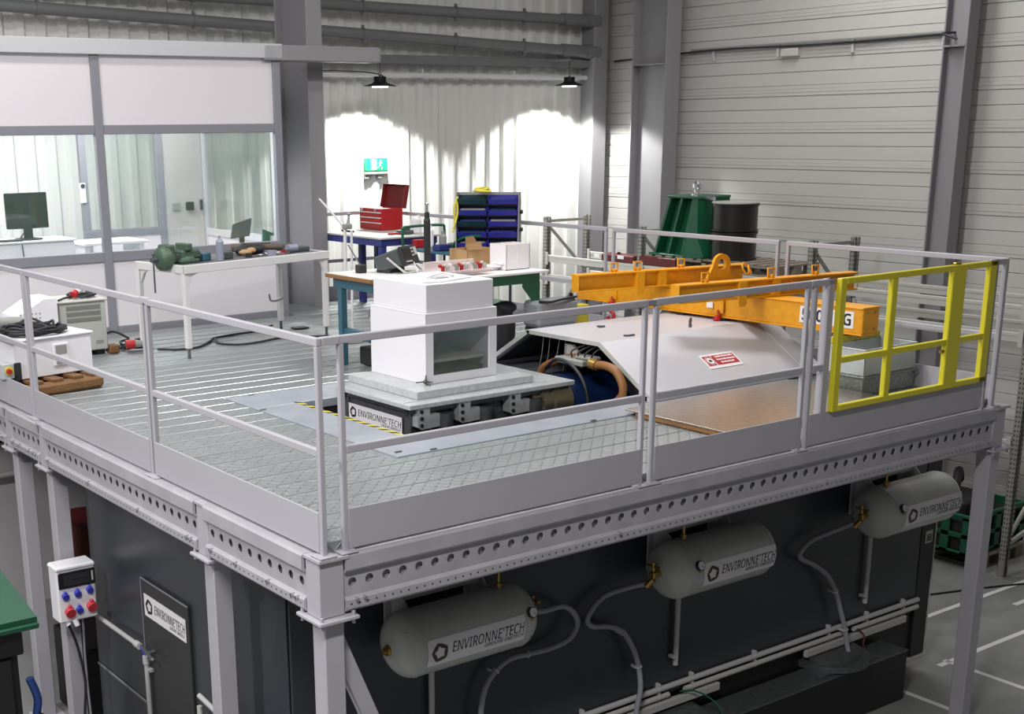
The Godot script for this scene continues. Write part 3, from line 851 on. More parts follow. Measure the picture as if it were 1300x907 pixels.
func rails() -> void:
	var back := V(0, 0, -1)
	guardrail("long front guardrail section from the near corner to the paired posts before the hood", V(0.135, 0, 0), V(2.225, 0, 0), back)
	guardrail("front guardrail section before the hood, ending at the yellow gate", V(2.285, 0, 0), V(3.66, 0, 0), back)
	guardrail("left guardrail section nearest the platform's corner", V(0, 0, -0.0), V(0, 0, -1.985), V(1, 0, 0))
	guardrail("left guardrail section, second from the near corner", V(0, 0, -2.015), V(0, 0, -4.10), V(1, 0, 0))
	guardrail("left guardrail section beside the white cabinet, third from the near corner", V(0, 0, -4.14), V(0, 0, -6.2), V(1, 0, 0))
	guardrail("right guardrail section nearest the yellow gate", V(5.90, 0, -0.015), V(5.90, 0, -2.02), V(-1, 0, 0))
	guardrail("right guardrail section behind the yellow lifting beam", V(5.90, 0, -2.10), V(5.90, 0, -4.14), V(-1, 0, 0))
	guardrail("right guardrail section farthest from the gate, behind the blue bins", V(5.90, 0, -4.22), V(5.90, 0, -8.15), V(-1, 0, 0))
	guardrail("back guardrail section between the column and the red toolbox", V(4.86, 0, -8.20), V(5.86, 0, -8.20), V(0, 0, 1))
	# corner links
	var lk := thing("guardrail_link", "short grey rail joining the two guardrails at the near corner", "guardrail", V(0.08, 0, 0))
	part("tube", mb().bar(V(0.04, 1.08, -0.02), V(0.137, 1.08, -0.02), 0.04, 0.04, 0.003), "grey_paint", lk)
	# the gate's fixed part: a stout post, toe board and end posts
	var g := thing("guardrail", "guardrail section with stout post and toe board that carries the yellow gate", "guardrail", V(4.8, 0, 0), "guardrail sections round the platform")
	for q in [[3.695, 0.03, 1.06, 0.0], [3.83, 0.06, 1.10, 0.20], [5.71, 0.03, 1.10, 0.0], [5.835, 0.035, 1.10, 0.0]]:
		part("post", mb().span(V(q[0], q[3], -0.035 - 0.02 * float(q[1] > 0.05)), V(q[0] + q[1], q[2], 0.0), 0.004), "grey_paint", g)
	part("top_rail", mb().span(V(3.66, 1.06, -0.04), V(3.89, 1.10, 0.0), 0.004), "grey_paint", g)
	part("top_rail", mb().span(V(5.66, 1.06, -0.035), V(5.835, 1.10, 0.0), 0.004), "grey_paint", g)
	part("knee_rail", mb().span(V(3.725, 0.51, -0.035), V(3.83, 0.55, 0.0), 0.004), "grey_paint", g)
	part("toe_board", mb().span(V(3.73, 0.017, -0.010), V(5.70, 0.227, -0.002), 0.002), "grey_paint", g)
	# the yellow gate
	var y := thing("gate", "bright yellow swing gate of square tube in the front guardrail", "gate", V(4.78, 0.22, 0))
	part("post", mb().span(V(3.905, 0.225, -0.005), V(3.965, 1.10, 0.035), 0.004), "yellow_gate", y)
	part("bottom_rail", mb().span(V(3.965, 0.225, -0.005), V(5.66, 0.265, 0.035), 0.004), "yellow_gate", y)
	part("top_rail", mb().span(V(3.965, 1.06, -0.005), V(5.66, 1.10, 0.035), 0.004), "yellow_gate", y)
	part("knee_rail", mb().span(V(3.965, 0.545, -0.003), V(5.58, 0.585, 0.033), 0.004), "yellow_gate", y)
	part("upright", mb().span(V(4.45, 0.265, -0.004), V(4.51, 1.06, 0.034), 0.004), "yellow_gate", y)
	part("upright", mb().span(V(5.13, 0.225, -0.006), V(5.29, 1.09, 0.036), 0.006), "yellow_gate", y)
	part("upright", mb().span(V(5.58, 0.225, -0.005), V(5.66, 1.10, 0.035), 0.004), "yellow_gate", y)
	part("latch", mb().cyl(V(5.12, 0.50, 0.015), V(5.09, 0.50, 0.015), 0.014, -1.0, 10).span(V(5.17, 1.10, -0.005), V(5.24, 1.115, 0.02), 0.004), "brass", y)
	# the link bar on the top rails between the paired posts
	var caps := thing("rail_joint", "short grey plate joining the paired posts in the front guardrail", "rail joint", V(2.25, 1.06, 0))
	part("plate", mb().span(V(2.22, 1.064, -0.034), V(2.29, 1.096, -0.006), 0.002), "frame_grey", caps)
	var caps2 := thing("rail_joint", "short grey plate joining the paired posts of the left guardrail's first and second sections", "rail joint", V(0.02, 1.06, -2.0))
	part("plate", mb().span(V(0.006, 1.07, -2.06), V(0.034, 1.105, -1.93), 0.002), "grey_paint", caps2)


func logo(m: MB, put: Callable, r: float) -> void:            # a ring of five curved blades, like a rounded pentagon
	for k in 5:
		for s in 5:
			var pts := []
			for u in 2:
				var f: float = (s + u) / 5.0
				var a := TAU * (k + f * 1.12) / 5.0 + PI / 2 + 0.15
				var swell := r * (1.0 - 0.13 * sin(PI * f))
				var th := r * (0.20 + 0.20 * sin(PI * minf(f * 0.8 + 0.15, 1.0)))
				pts.append([put.call(cos(a) * swell, sin(a) * swell, 0.002), put.call(cos(a) * (swell - th), sin(a) * (swell - th), 0.002)])
			m.face(pts[0][0], pts[1][0], pts[1][1], pts[0][1], put.call(0, 0, 1.0) - put.call(0, 0, 0.0))


func sign_plate(parent: Node3D, origin: Vector3, ux: Vector3, uy: Vector3, w: float, h: float, second := true) -> void:   # white plate with the firm's emblem and name
	var nn := ux.cross(uy)
	var at := func(x: float, y: float, l: float): return origin + ux * x + uy * y + nn * l
	var pl := part("sign_plate", mb().face_box(origin, ux, uy, w, h, 0.003), "sticker", parent, "white plate with black lettering")
	var em := mb()
	logo(em, func(x: float, y: float, l: float): return at.call(h * 0.52 + x, h * 0.5 + y, 0.004 + l), h * 0.36)
	part("emblem", em, "ink", pl)
	var t := mb().letters("ENVIRONNE'TECH", h * 0.40, func(x: float, y: float, l: float): return at.call(h * 1.05 + x, h * 0.34 + y, 0.0035 + l), w - h * 1.16, false, 0.001, 0.12)
	part("lettering", t, "ink", pl)
	if second:
		var t2 := mb().letters("GROUPE EMITECH", h * 0.14, func(x: float, y: float, l: float): return at.call(w * 0.62 + x, h * 0.14 + y, 0.0035 + l), w * 0.34, false, 0.001, 0.2)
		part("lettering", t2, "instrument", pl)


func test_rig() -> void:
	# the slip table in its pit
	var t := thing("slip_table", "heavy machined slip table with signed dark base standing in the platform's pit", "slip table", V(2.7, -1.2, -2.45))
	var base := mb()
	base.span(V(1.99, -1.2, -2.08), V(3.30, 0.12, -2.90), 0.01)
	base.prism([Vector2(0, 0), Vector2(0.045, 0.0), Vector2(0.0, -0.10)], V(1.99, 0.165, -2.06), V(-1, 0, 0), V(0, 1, 0), V(0, 0, -0.04))
	base.prism([Vector2(0, 0), Vector2(0.045, 0.0), Vector2(0.0, -0.10)], V(1.99, 0.165, -2.88), V(-1, 0, 0), V(0, 1, 0), V(0, 0, -0.04))
	base.span(V(1.97, 0.12, -2.02), V(3.32, 0.165, -2.94), 0.006)
	base.span(V(1.975, -0.30, -2.05), V(2.0, 0.12, -2.10), 0.004).span(V(1.975, -0.30, -2.86), V(2.0, 0.12, -2.93), 0.004)
	part("base", base, "dark_steel", t)
	sign_plate(t, V(1.974, -0.045, -2.845), V(0, 0, 1), V(0, 1, 0), 0.70, 0.122)
	part("slip_plate", mb().span(V(1.915, 0.165, -1.965), V(3.45, 0.2, -2.94), 0.004), "machined_plate", t)
	var seams := mb()
	seams.span(V(1.93, 0.2, -2.06), V(3.25, 0.2012, -2.063))
	part("scribed_line", seams, "dark_steel", t)
	for q in [[2.0, 0.11], [2.36, 0.12], [2.83, 0.11]]:
		var b := part("bearing_block", mb().prism([Vector2(0, 0), Vector2(0.105, 0), Vector2(0.105, -0.05), Vector2(0.19, -0.05), Vector2(0.19, -0.145), Vector2(0.03, -0.15), Vector2(0, -0.13)], V(q[0], 0.16, -1.985), V(1, 0, 0), V(0, 1, 0), V(0, 0, -0.08)), "machined_plate", t)
		var bolts := mb()
		for k in 3: bolts.cyl(V(q[0] + 0.03, 0.14 - 0.05 * k, -1.99), V(q[0] + 0.03, 0.14 - 0.05 * k, -1.975), 0.014, -1.0, 10)
		part("bolt", bolts, "soft_black", b)
		part("guide_rod", mb().cyl(V(q[0] + 0.12, 0.02, -2.01), V(q[0] + 0.12, -0.35, -2.01), 0.012, -1.0, 10), "bright_steel", t)
		part("pedestal", mb().cyl(V(q[0] + 0.26, 0.10, -2.04), V(q[0] + 0.26, -0.5, -2.04), 0.075, -1.0, 20), "dark_steel", t)
	var st := mb()
	for q in [2.52, 3.1, 3.18]: st.cyl(V(q, 0.0, -1.99), V(q, -0.4, -1.99), 0.008, -1.0, 8)
	part("tie_rod", st, "bright_steel", t)
	var fp := thing("fixture_plate", "thick bare metal fixture plate under the white enclosure", "fixture plate", V(2.6, 0.2, -2.56))
	part("plate", mb().span(V(2.07, 0.201, -3.0), V(3.15, 0.258, -2.095), 0.004), "machined_plate", fp)
	# the white enclosure with its window
	var w := thing("enclosure", "white box enclosure with stepped upper part and smoky window on the slip table", "enclosure", V(2.6, 0.26, -2.64))
	var x0 := 2.275; var x1 := 2.93; var z1 := -2.27; var z0 := -2.985
	var body := mb()
	body.span(V(x0, 0.26, z0), V(x1, 0.76, z0 + 0.02)).span(V(x0, 0.26, z0 + 0.02), V(x0 + 0.02, 0.76, z1 - 0.02)).span(V(x1 - 0.02, 0.26, z0 + 0.02), V(x1, 0.76, z1 - 0.02))
	body.span(V(x0, 0.26, z1 - 0.02), V(x1, 0.32, z1)).span(V(x0, 0.645, z1 - 0.02), V(x1, 0.76, z1)).span(V(x0, 0.32, z1 - 0.02), V(x0 + 0.07, 0.645, z1)).span(V(x1 - 0.07, 0.32, z1 - 0.02), V(x1, 0.645, z1))
	body.span(V(x0, 0.76, z0), V(x1, 0.775, z1), 0.003).span(V(x0 + 0.02, 0.262, z0 + 0.02), V(x1 - 0.02, 0.275, z1 - 0.02))
	part("body", body, "white_paint", w)
	part("upper_box", mb().span(V(x0 + 0.018, 0.774, z0 + 0.015), V(x1 - 0.018, 0.98, z1 - 0.018), 0.006), "white_paint", w)
	part("window_pane", mb().span(V(x0 + 0.07, 0.32, z1 - 0.014), V(x1 - 0.07, 0.645, z1 - 0.010)), "smoky_glass", w)
	part("inner_shelf", mb().span(V(x0 + 0.03, 0.385, z0 + 0.10), V(x1 - 0.03, 0.41, z1 - 0.12), 0.003), "bench_white", w)
	part("inner_base", mb().span(V(x0 + 0.05, 0.275, z0 + 0.10), V(x1 - 0.05, 0.335, z1 - 0.10), 0.003), "rusty_grey", w)
	var lid := mb()
	lid.tube([V(x0 + 0.05, 0.985, z1 - 0.1), V(x0 + 0.22, 0.985, z1 - 0.07), V(x1 - 0.12, 0.985, z1 - 0.16)], 0.003, 6)
	lid.span(V(x0 + 0.29, 0.98, z1 - 0.34), V(x0 + 0.41, 0.992, z1 - 0.27), 0.003)
	part("lid_strap", lid, "cabinet_grey", w)
	var kn := mb().ball(V(x0 - 0.012, 0.285, z1 + 0.01), V(0.018, 0.018, 0.018), 10)
	for a in [V(-0.07, 0.0, -0.02), V(0.05, -0.005, 0.02), V(0.0, 0.05, 0.01), V(0.01, -0.02, 0.05)]: kn.cyl(V(x0 - 0.012, 0.285, z1 + 0.01), V(x0 - 0.012, 0.285, z1 + 0.01) + a, 0.005, -1.0, 6)
	part("corner_clamp", kn, "dark_steel", w)
	var hd := mb().tube([V(x1, 0.34, z1 - 0.13), V(x1 + 0.09, 0.34, z1 - 0.13), V(x1 + 0.09, 0.52, z1 - 0.13), V(x1, 0.52, z1 - 0.13)], 0.012, 8, false)
	part("handle", hd, "white_paint", w)
	part("cord", mb().tube([V(x0 + 0.26, 0.985, z1 - 0.35), V(x0 + 0.38, 1.01, z1 - 0.33), V(x0 + 0.47, 0.99, z1 - 0.31), V(x0 + 0.55, 0.985, z1 - 0.40)], 0.006, 6), "white_paint", w)
	# the shaker under the hood
	var s := thing("shaker", "dark blue cylindrical shaker with grey drive coupling and tan hoses under the hood", "shaker", V(4.0, -1.2, -2.45))
	part("body", mb().lathe(V(3.46, -0.20, -2.36), V(1, 0, 0), [Vector2(0, 0), Vector2(0.35, 0), Vector2(0.37, 0.02), Vector2(0.37, 1.1), Vector2(0.0, 1.1)], 40), "shaker_blue", s)
	part("support", mb().span(V(3.7, -1.2, -2.75), V(4.6, -0.3, -2.1), 0.01), "soft_black", s)
	var cp := mb()
	cp.lathe(V(3.02, 0.045, -2.09), V(1, 0, 0), [Vector2(0.0, 0.0), Vector2(0.055, 0.0), Vector2(0.06, 0.006), Vector2(0.06, 0.07), Vector2(0.0, 0.07)], 24)
	part("shaft_end", cp, "bright_steel", s)
	var rg := mb()
	rg.lathe(V(3.08, 0.045, -2.09), V(1, 0, 0), [Vector2(0.07, 0.0), Vector2(0.10, 0.004), Vector2(0.105, 0.03), Vector2(0.095, 0.036), Vector2(0.095, 0.07), Vector2(0.125, 0.075), Vector2(0.125, 0.13), Vector2(0.11, 0.135), Vector2(0.11, 0.18), Vector2(0.13, 0.185), Vector2(0.13, 0.36), Vector2(0, 0.36)], 28)
	for k in 10:
		var a := TAU * k / 10
		rg.cyl(V(3.145, 0.045 + 0.11 * cos(a), -2.09 + 0.11 * sin(a)), V(3.16, 0.045 + 0.11 * cos(a), -2.09 + 0.11 * sin(a)), 0.010, -1.0, 8)
	part("coupling", rg, "shaker_ring", s)
	part("hose", mb().tube([V(3.72, 0.08, -2.70), V(3.74, 0.17, -2.66), V(3.76, 0.23, -2.55), V(3.78, 0.275, -2.42), V(3.8, 0.29, -2.30)], 0.032, 12), "hose_tan", s)
	part("hose", mb().tube([V(3.66, 0.29, -1.97), V(3.65, 0.305, -1.86), V(3.65, 0.28, -1.74), V(3.65, 0.19, -1.66), V(3.65, 0.10, -1.66), V(3.65, 0.02, -1.75)], 0.032, 12), "hose_tan", s)
	part("hose_end", mb().cyl(V(3.66, 0.30, -2.02), V(3.66, 0.292, -1.95), 0.044, -1.0, 14).cyl(V(3.65, 0.03, -1.73), V(3.65, 0.0, -1.79), 0.042, -1.0, 14), "brass", s)
	part("bracket", mb().prism([Vector2(0, 0), Vector2(0.20, 0), Vector2(0.20, 0.06), Vector2(0.11, 0.15), Vector2(0.02, 0.15), Vector2(0.02, 0.05), Vector2(0, 0.05)], V(3.80, 0.23, -2.50), V(0, 0, 1), V(0, 1, 0), V(0.03, 0, 0)), "cabinet_grey", s)
	part("terminal_block", mb().span(V(3.66, 0.25, -2.45), V(3.84, 0.30, -2.12), 0.01).span(V(3.70, 0.30, -2.25), V(3.8, 0.33, -2.05), 0.01), "louvre_grey", s)
	var hose2 := mb()
	hose2.tube([V(3.62, 0.20, -2.50), V(3.60, 0.29, -2.36), V(3.60, 0.28, -2.20), V(3.60, 0.18, -2.05), V(3.60, 0.02, -1.98), V(3.6, -0.2, -1.98)], 0.014, 8)
	for k in 4: hose2.tube([V(3.72, 0.30, -2.3 + 0.07 * k), V(3.70, 0.36, -2.28 + 0.08 * k), V(3.78, 0.40, -2.22 + 0.06 * k)], 0.007, 6)
	part("cable", hose2, "cable", s)
	var wires := mb()
	for q in [[-2.74, -2.80], [-2.66, -2.72], [-2.54, -2.64], [-2.47, -2.50]]: wires.tube([V(3.80, 0.42, q[0]), V(3.79, 0.25, (q[0] + q[1]) / 2 + 0.02), V(3.78, 0.05, q[1])], 0.003, 5)
	part("wire", wires, "louvre_grey", s)
	# the grey sheet metal hood
	var h := thing("hood", "big grey sheet metal hood with sloped sides and red warning sign over the shaker", "machine hood", V(4.7, 0.06, -2.455))
	var outer := [Vector2(1.0, 0.108), Vector2(0.44, 0.45), Vector2(-0.44, 0.45), Vector2(-1.0, 0.108)]
	var inner := [Vector2(-0.975, 0.108), Vector2(-0.432, 0.438), Vector2(0.432, 0.438), Vector2(0.975, 0.108)]
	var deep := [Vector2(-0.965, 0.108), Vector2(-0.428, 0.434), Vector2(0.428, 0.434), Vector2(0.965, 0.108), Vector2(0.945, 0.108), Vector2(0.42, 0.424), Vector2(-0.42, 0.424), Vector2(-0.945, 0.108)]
	part("shell", mb().prism(outer + inner, V(3.75, 0, -2.455), V(0, 0, 1), V(0, 1, 0), V(1.98, 0, 0)), "hood_paint", h)
	part("edge_flange", mb().prism(outer + [Vector2(-0.935, 0.108), Vector2(-0.42, 0.418), Vector2(0.42, 0.418), Vector2(0.935, 0.108)], V(3.744, 0.001, -2.455), V(0, 0, 1), V(0, 1, 0), V(0.006, 0, 0)), "cabinet_grey", h)
	part("end_band", mb().prism([Vector2(1.012, 0.106), Vector2(0.444, 0.456), Vector2(-0.444, 0.456), Vector2(-1.012, 0.106), Vector2(-0.99, 0.106), Vector2(-0.44, 0.449), Vector2(0.44, 0.449), Vector2(0.99, 0.106)], V(5.52, 0, -2.455), V(0, 0, 1), V(0, 1, 0), V(0.20, 0, 0)), "hood_paint", h)
	part("end_panel", mb().prism(outer, V(5.732, 0, -2.455), V(0, 0, 1), V(0, 1, 0), V(0.012, 0, 0)), "hood_paint", h)
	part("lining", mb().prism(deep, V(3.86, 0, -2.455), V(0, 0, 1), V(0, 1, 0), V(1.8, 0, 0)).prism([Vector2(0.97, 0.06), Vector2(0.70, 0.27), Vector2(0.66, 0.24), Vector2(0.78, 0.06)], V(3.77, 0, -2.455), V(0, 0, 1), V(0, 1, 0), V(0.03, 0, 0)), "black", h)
	part("base_rail", mb().span(V(3.75, 0.066, -1.50), V(5.73, 0.108, -1.455), 0.003), "hood_paint", h)
	part("base_rail", mb().span(V(3.75, 0.066, -3.455), V(5.73, 0.108, -3.41), 0.003), "hood_paint", h)
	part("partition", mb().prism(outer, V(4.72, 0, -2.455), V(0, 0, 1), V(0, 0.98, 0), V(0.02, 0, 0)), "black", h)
	part("lifting_eye", mb().cyl(V(4.87, 0.45, -2.14), V(4.87, 0.475, -2.14), 0.014, -1.0, 10).ring(V(4.87, 0.50, -2.14), V(0.5, 0, 1), 0.024, 0.007, 16, 6), "dark_steel", h)
	part("lifting_eye", mb().cyl(V(4.30, 0.45, -2.62), V(4.30, 0.462, -2.62), 0.02, -1.0, 10).box(V(4.30, 0.458, -2.59), V(0.07, 0.014, 0.02), 0.004), "dark_steel", h)
	part("lifting_eye", mb().cyl(V(4.12, 0.45, -2.12), V(4.12, 0.462, -2.12), 0.02, -1.0, 10).box(V(4.16, 0.458, -2.10), V(0.07, 0.014, 0.02), 0.004), "dark_steel", h)
	part("corner_bolt", mb().cyl(V(3.735, 0.435, -2.87), V(3.75, 0.435, -2.87), 0.014, -1.0, 8), "black", h)
	var sl := V(0, 0.342, -0.56).normalized()
	var sn := V(1, 0, 0).cross(sl)
	var o := V(4.56, 0.108, -1.455) + sl * 0.185 + sn * 0.002
	var wp := part("warning_sign", mb().face_box(o, V(1, 0, 0), sl, 0.38, 0.165, 0.003), "white_card", h, "white and red warning sign")
	part("red_field", mb().face_box(o + V(0.115, 0, 0) + sl * 0.03 + sn * 0.003, V(1, 0, 0), sl, 0.25, 0.115, 0.001).face_box(o + V(0.015, 0, 0) + sl * 0.03 + sn * 0.003, V(1, 0, 0), sl, 0.09, 0.115, 0.001), "sign_red", wp)
	var disc := mb().cyl(o + V(0.068, 0, 0) + sl * 0.088 + sn * 0.0042, o + V(0.068, 0, 0) + sl * 0.088 + sn * 0.005, 0.048, -1.0, 24)
	var k2 := 0
	for row in [[0.15, 0.19, 0.118], [0.145, 0.20, 0.084], [0.17, 0.15, 0.050]]:
		var xx: float = row[0]
		while xx < row[0] + row[1]:
			var ww: float = 0.010 + 0.006 * (k2 % 3)
			disc.face_box(o + V(xx, 0, 0) + sl * row[2] + sn * 0.0042, V(1, 0, 0), sl, ww, 0.017 - 0.003 * (k2 % 2), 0.0008)
			xx += ww + 0.005; k2 += 1
	part("print", disc, "white_card", wp)
	var sym := mb().ring(o + V(0.068, 0, 0) + sl * 0.088 + sn * 0.0052, sn, 0.041, 0.004, 24, 4)
	part("symbol_ring", sym, "sign_red", wp)
	part("symbol", mb().face_box(o + V(0.053, 0, 0) + sl * 0.075 + sn * 0.005, V(1, 0, 0), sl, 0.03, 0.024, 0.001), "soft_black", wp)
	# the grey bin by the gate
	var b := thing("bin", "open pale grey metal bin on a weathered frame behind the yellow gate", "bin", V(5.53, 0.06, -0.85))
	var bx0 := 5.20; var bx1 := 5.84; var bz0 := -1.01; var bz1 := -0.672
	part("base_frame", mb().span(V(bx0, 0.06, bz0), V(bx1, 0.19, bz1), 0.004).span(V(bx1 - 0.01, 0.16, bz0), V(bx1 + 0.03, 0.19, bz1 + 0.02), 0.003), "bin_zinc", b)
	var flg := mb().span(V(bx0 - 0.015, 0.19, bz0 - 0.015), V(bx1 + 0.015, 0.206, bz1 + 0.015), 0.003)
	for k in 8:
		flg.cyl(V(bx0 + 0.05 + 0.08 * k, 0.20, bz1 + 0.006), V(bx0 + 0.05 + 0.08 * k, 0.214, bz1 + 0.006), 0.008, -1.0, 6)
	for k in 4: flg.cyl(V(bx0 - 0.006, 0.20, bz1 - 0.04 - 0.08 * k), V(bx0 - 0.006, 0.214, bz1 - 0.04 - 0.08 * k), 0.008, -1.0, 6)
	part("flange", flg, "bin_zinc", b)
	var tub := mb()
	tub.span(V(bx0, 0.206, bz1 - 0.006), V(bx1, 0.406, bz1), 0.002).span(V(bx0, 0.206, bz0), V(bx1, 0.406, bz0 + 0.006), 0.002).span(V(bx0, 0.206, bz0), V(bx0 + 0.006, 0.406, bz1), 0.002).span(V(bx1 - 0.006, 0.206, bz0), V(bx1, 0.406, bz1), 0.002)
	tub.span(V(bx0, 0.207, bz0), V(bx1, 0.212, bz1))
	part("tub", tub, "bin_grey", b)
	var rim := mb()
	for q in [[V(bx0, 0.406, bz1), V(bx1, 0.406, bz1)], [V(bx0, 0.406, bz0), V(bx1, 0.406, bz0)], [V(bx0, 0.406, bz0), V(bx0, 0.406, bz1)], [V(bx1, 0.406, bz0), V(bx1, 0.406, bz1)]]: rim.bar(q[0], q[1], 0.014, 0.012, 0.003)
	part("rim", rim, "bin_grey", b)


func lifting_beam() -> void:
	var c := V(5.44, 0.0, -2.42)
	var turn := 0.0315
	var t := thing("lifting_beam", "big orange yellow spreader beam with two cross beams marked 5000 KG above the hood", "lifting beam", V(5.44, 0.475, -2.42))
	var dz := V(-sin(turn), 0, -cos(turn))
	var dx := V(cos(turn), 0, -sin(turn))
	var near := c - dz * 1.565
	var far := c + dz * 1.565
	var m := mb().bar(near + V(0, 0.583, 0), far + V(0, 0.583, 0), 0.21, 0.19, 0.006)
	m.bar(near + V(0, 0.684, 0), far + V(0, 0.684, 0), 0.225, 0.014, 0.003).bar(near + V(0, 0.482, 0), far + V(0, 0.482, 0), 0.225, 0.014, 0.003)
	part("main_beam", m, "yellow_beam", t)
	var fp := V(4.91, 0, -1.0)
	var bolts := mb()
	for q in [[-0.055, 0.65], [0.04, 0.65], [-0.055, 0.52], [0.04, 0.52]]: bolts.cyl(near + dx * q[0] + V(0, q[1], 0), near + dx * q[0] + V(0, q[1], 0) - dz * 0.01, 0.011, 0.008, 8)
	part("bolt", bolts, "brass", t)
	# the load plate: white with the letters 5000 KG
	var o := c - dx * 0.1065 - dz * 0.985 + V(0, 0.525, 0)
	var pl := part("load_plate", mb().face_box(o, -dz, V(0, 1, 0), 0.50, 0.13, 0.002), "white_card", t, "white plate lettered 5000 KG")
	part("lettering", mb().letters("5000 KG", 0.095, func(x: float, y: float, l: float): return o - dz * (0.022 + x) + V(0, 0.019 + y, 0) - dx * (0.002 + l), 0.455, true, 0.001), "ink", pl)
	# the cross beams
	var i := 0
	for q in [[V(4.489, 0.692, -1.907), V(6.318, 0.692, -1.602)], [V(4.395, 0.692, -2.976), V(6.128, 0.692, -2.661)]]:
		var d: Vector3 = (q[1] - q[0]).normalized()
		var n: Vector3 = d.cross(V(0, 1, 0)) * -1.0            # away from the viewer
		if n.z > 0: n = -n
		var a: Vector3 = q[0] + n * 0.055
		var b: Vector3 = q[1] + n * 0.055
		var w := 0.11
		var cb := mb().bar(a + V(0, 0.143, 0), b + V(0, 0.143, 0), w, 0.014, 0.003).bar(a + V(0, 0.007, 0), b + V(0, 0.007, 0), w, 0.014, 0.003).bar(a + V(0, 0.075, 0), b + V(0, 0.075, 0), 0.012, 0.13)
		cb.bar(a + V(0, 0.075, 0) - d * 0.012, a + V(0, 0.075, 0), w, 0.15, 0.003)
		var cbo := part("cross_beam", cb, "yellow_beam", t, ["front cross beam", "rear cross beam"][i])
		var st := mb()
		for s in [0.62, 0.98] if i == 0 else [0.62, 0.86]:
			st.bar(a + d * (s - 0.04) + V(0, 0.075, 0), a + d * (s + 0.04) + V(0, 0.075, 0), w - 0.006, 0.136, 0.002)
		for s in [0.62]:
			var e: Vector3 = a + d * s - n * 0.066
			st.prism([Vector2(-0.04, 0.14), Vector2(0.04, 0.14), Vector2(0.04, -0.035), Vector2(0.025, -0.06), Vector2(-0.025, -0.06), Vector2(-0.04, -0.035)], e, d, V(0, 1, 0), n * 0.012)
		part("strap_plate", st, "yellow_beam", cbo)
		var sh := mb()
		for s in ([0.28, 0.95, 1.42] if i == 0 else [0.38, 0.62, 1.08]):
			var e: Vector3 = a + d * s + V(0, 0.15, 0)
			sh.box(e + V(0, 0.012, 0), V(0.03, 0.024, 0.05), 0.003).cyl(e - d * 0.035 + V(0, 0.016, 0), e + d * 0.035 + V(0, 0.016, 0), 0.011, -1.0, 8)
			sh.tube([e - d * 0.032 + V(0, 0.016, 0), e - d * 0.036 + V(0, 0.075, 0), e + d * 0.036 + V(0, 0.075, 0), e + d * 0.032 + V(0, 0.016, 0)], 0.008, 8, false)
		part("shackle", sh, "yellow_beam", cbo)
		i += 1
	# the lifting lug in the middle
	var lug := []
	var hole := []
	for k in 13:
		var a := PI * k / 12
		lug.append(Vector2(cos(a) * 0.085, 0.13 + sin(a) * 0.085)); hole.append(Vector2(cos(a) * 0.042, 0.13 + sin(a) * 0.042))
	hole.reverse()
	var lc := V(5.13, 0.842, -2.06)
	var ld := V(0.986, 0, 0.166)
	var lm := mb().prism(lug + hole, lc + V(0, -0.02, 0), ld, V(0, 1, 0), V(0.004, 0, -0.03)).prism([Vector2(-0.14, 0.0), Vector2(0.085, 0.0), Vector2(0.085, 0.11), Vector2(0.042, 0.11), Vector2(0.03, 0.07), Vector2(-0.03, 0.07), Vector2(-0.042, 0.11), Vector2(-0.085, 0.11)], lc, ld, V(0, 1, 0), V(0.004, 0, -0.03))
	part("lifting_lug", lm, "yellow_beam", t)
	part("ring_handle", mb().ring(V(5.44, 0.895, -2.08), V(0.3, 0.5, 1), 0.05, 0.008, 20, 6).ring(V(5.47, 0.885, -2.06), V(0.6, 0.4, 0.8), 0.035, 0.007, 18, 6), "yellow_beam", t)
	# hooks under the main beam
	for q in [[V(5.315, 0.52, -2.24), "near swivel hook"], [V(5.285, 0.52, -3.50), "far swivel hook"]]:
		var p: Vector3 = q[0]
		part("hook_plate", mb().span(p + V(0.0, -0.005, -0.05), p + V(0.016, 0.12, 0.05), 0.003), "yellow_beam", t)
		var hk := mb().tube([p + V(-0.01, 0.02, 0), p + V(-0.01, -0.03, 0.02)], 0.009, 8, false)
		hk.lathe(p + V(-0.01, -0.025, 0), V(0, -1, 0), [Vector2(0.0, 0.0), Vector2(0.03, 0.004), Vector2(0.036, 0.03), Vector2(0.03, 0.065), Vector2(0.014, 0.08), Vector2(0.0, 0.08)], 14)
		var hz := []
		for k in 11:
			var a := PI * 0.60 - TAU * 0.80 * k / 10.0
			hz.append(p + V(-0.01, -0.163 + sin(a) * 0.045, cos(a) * 0.036))
		hk.tube([p + V(-0.01, -0.10, 0.0)] + hz, 0.016, 10)
		part("hook", hk, "hook_red", t, q[1])
	part("tag", mb().span(V(5.318, 0.55, -2.38), V(5.322, 0.605, -2.31)), "sticker", t)
	# what carries it: two dark timbers on the hood; and dull yellow things beside it
	for q in [[-2.22, "dark timber block on the hood carrying the spreader beam, nearer the viewer"], [-2.70, "dark timber block on the hood carrying the spreader beam, farther from the viewer"]]:
		tagged("timber_block", mb().span(V(5.33, 0.451, q[0] - 0.04), V(5.51, 0.474, q[0] + 0.04), 0.003), "soft_black", q[1], "timber", V(5.42, 0.451, q[0]), "timbers under the spreader beam")
	tagged("yellow_bar", mb().span(V(5.25, 0.412, -1.06), V(5.84, 0.46, -1.01), 0.004), "yellow_dull", "dull yellow square bar lying on the grey bin's rear rim", "bar", V(5.55, 0.412, -1.04))
	var yp := thing("bollard", "dull yellow post standing behind the hood under the far end of the spreader beam", "post", V(5.10, 0.066, -3.80))
	part("post", mb().span(V(5.10, 0.066, -3.86), V(5.22, 0.45, -3.74), 0.006), "yellow_dull", yp)
	part("foot_plate", mb().span(V(5.06, 0.061, -3.90), V(5.26, 0.075, -3.70), 0.003), "yellow_dull", yp)


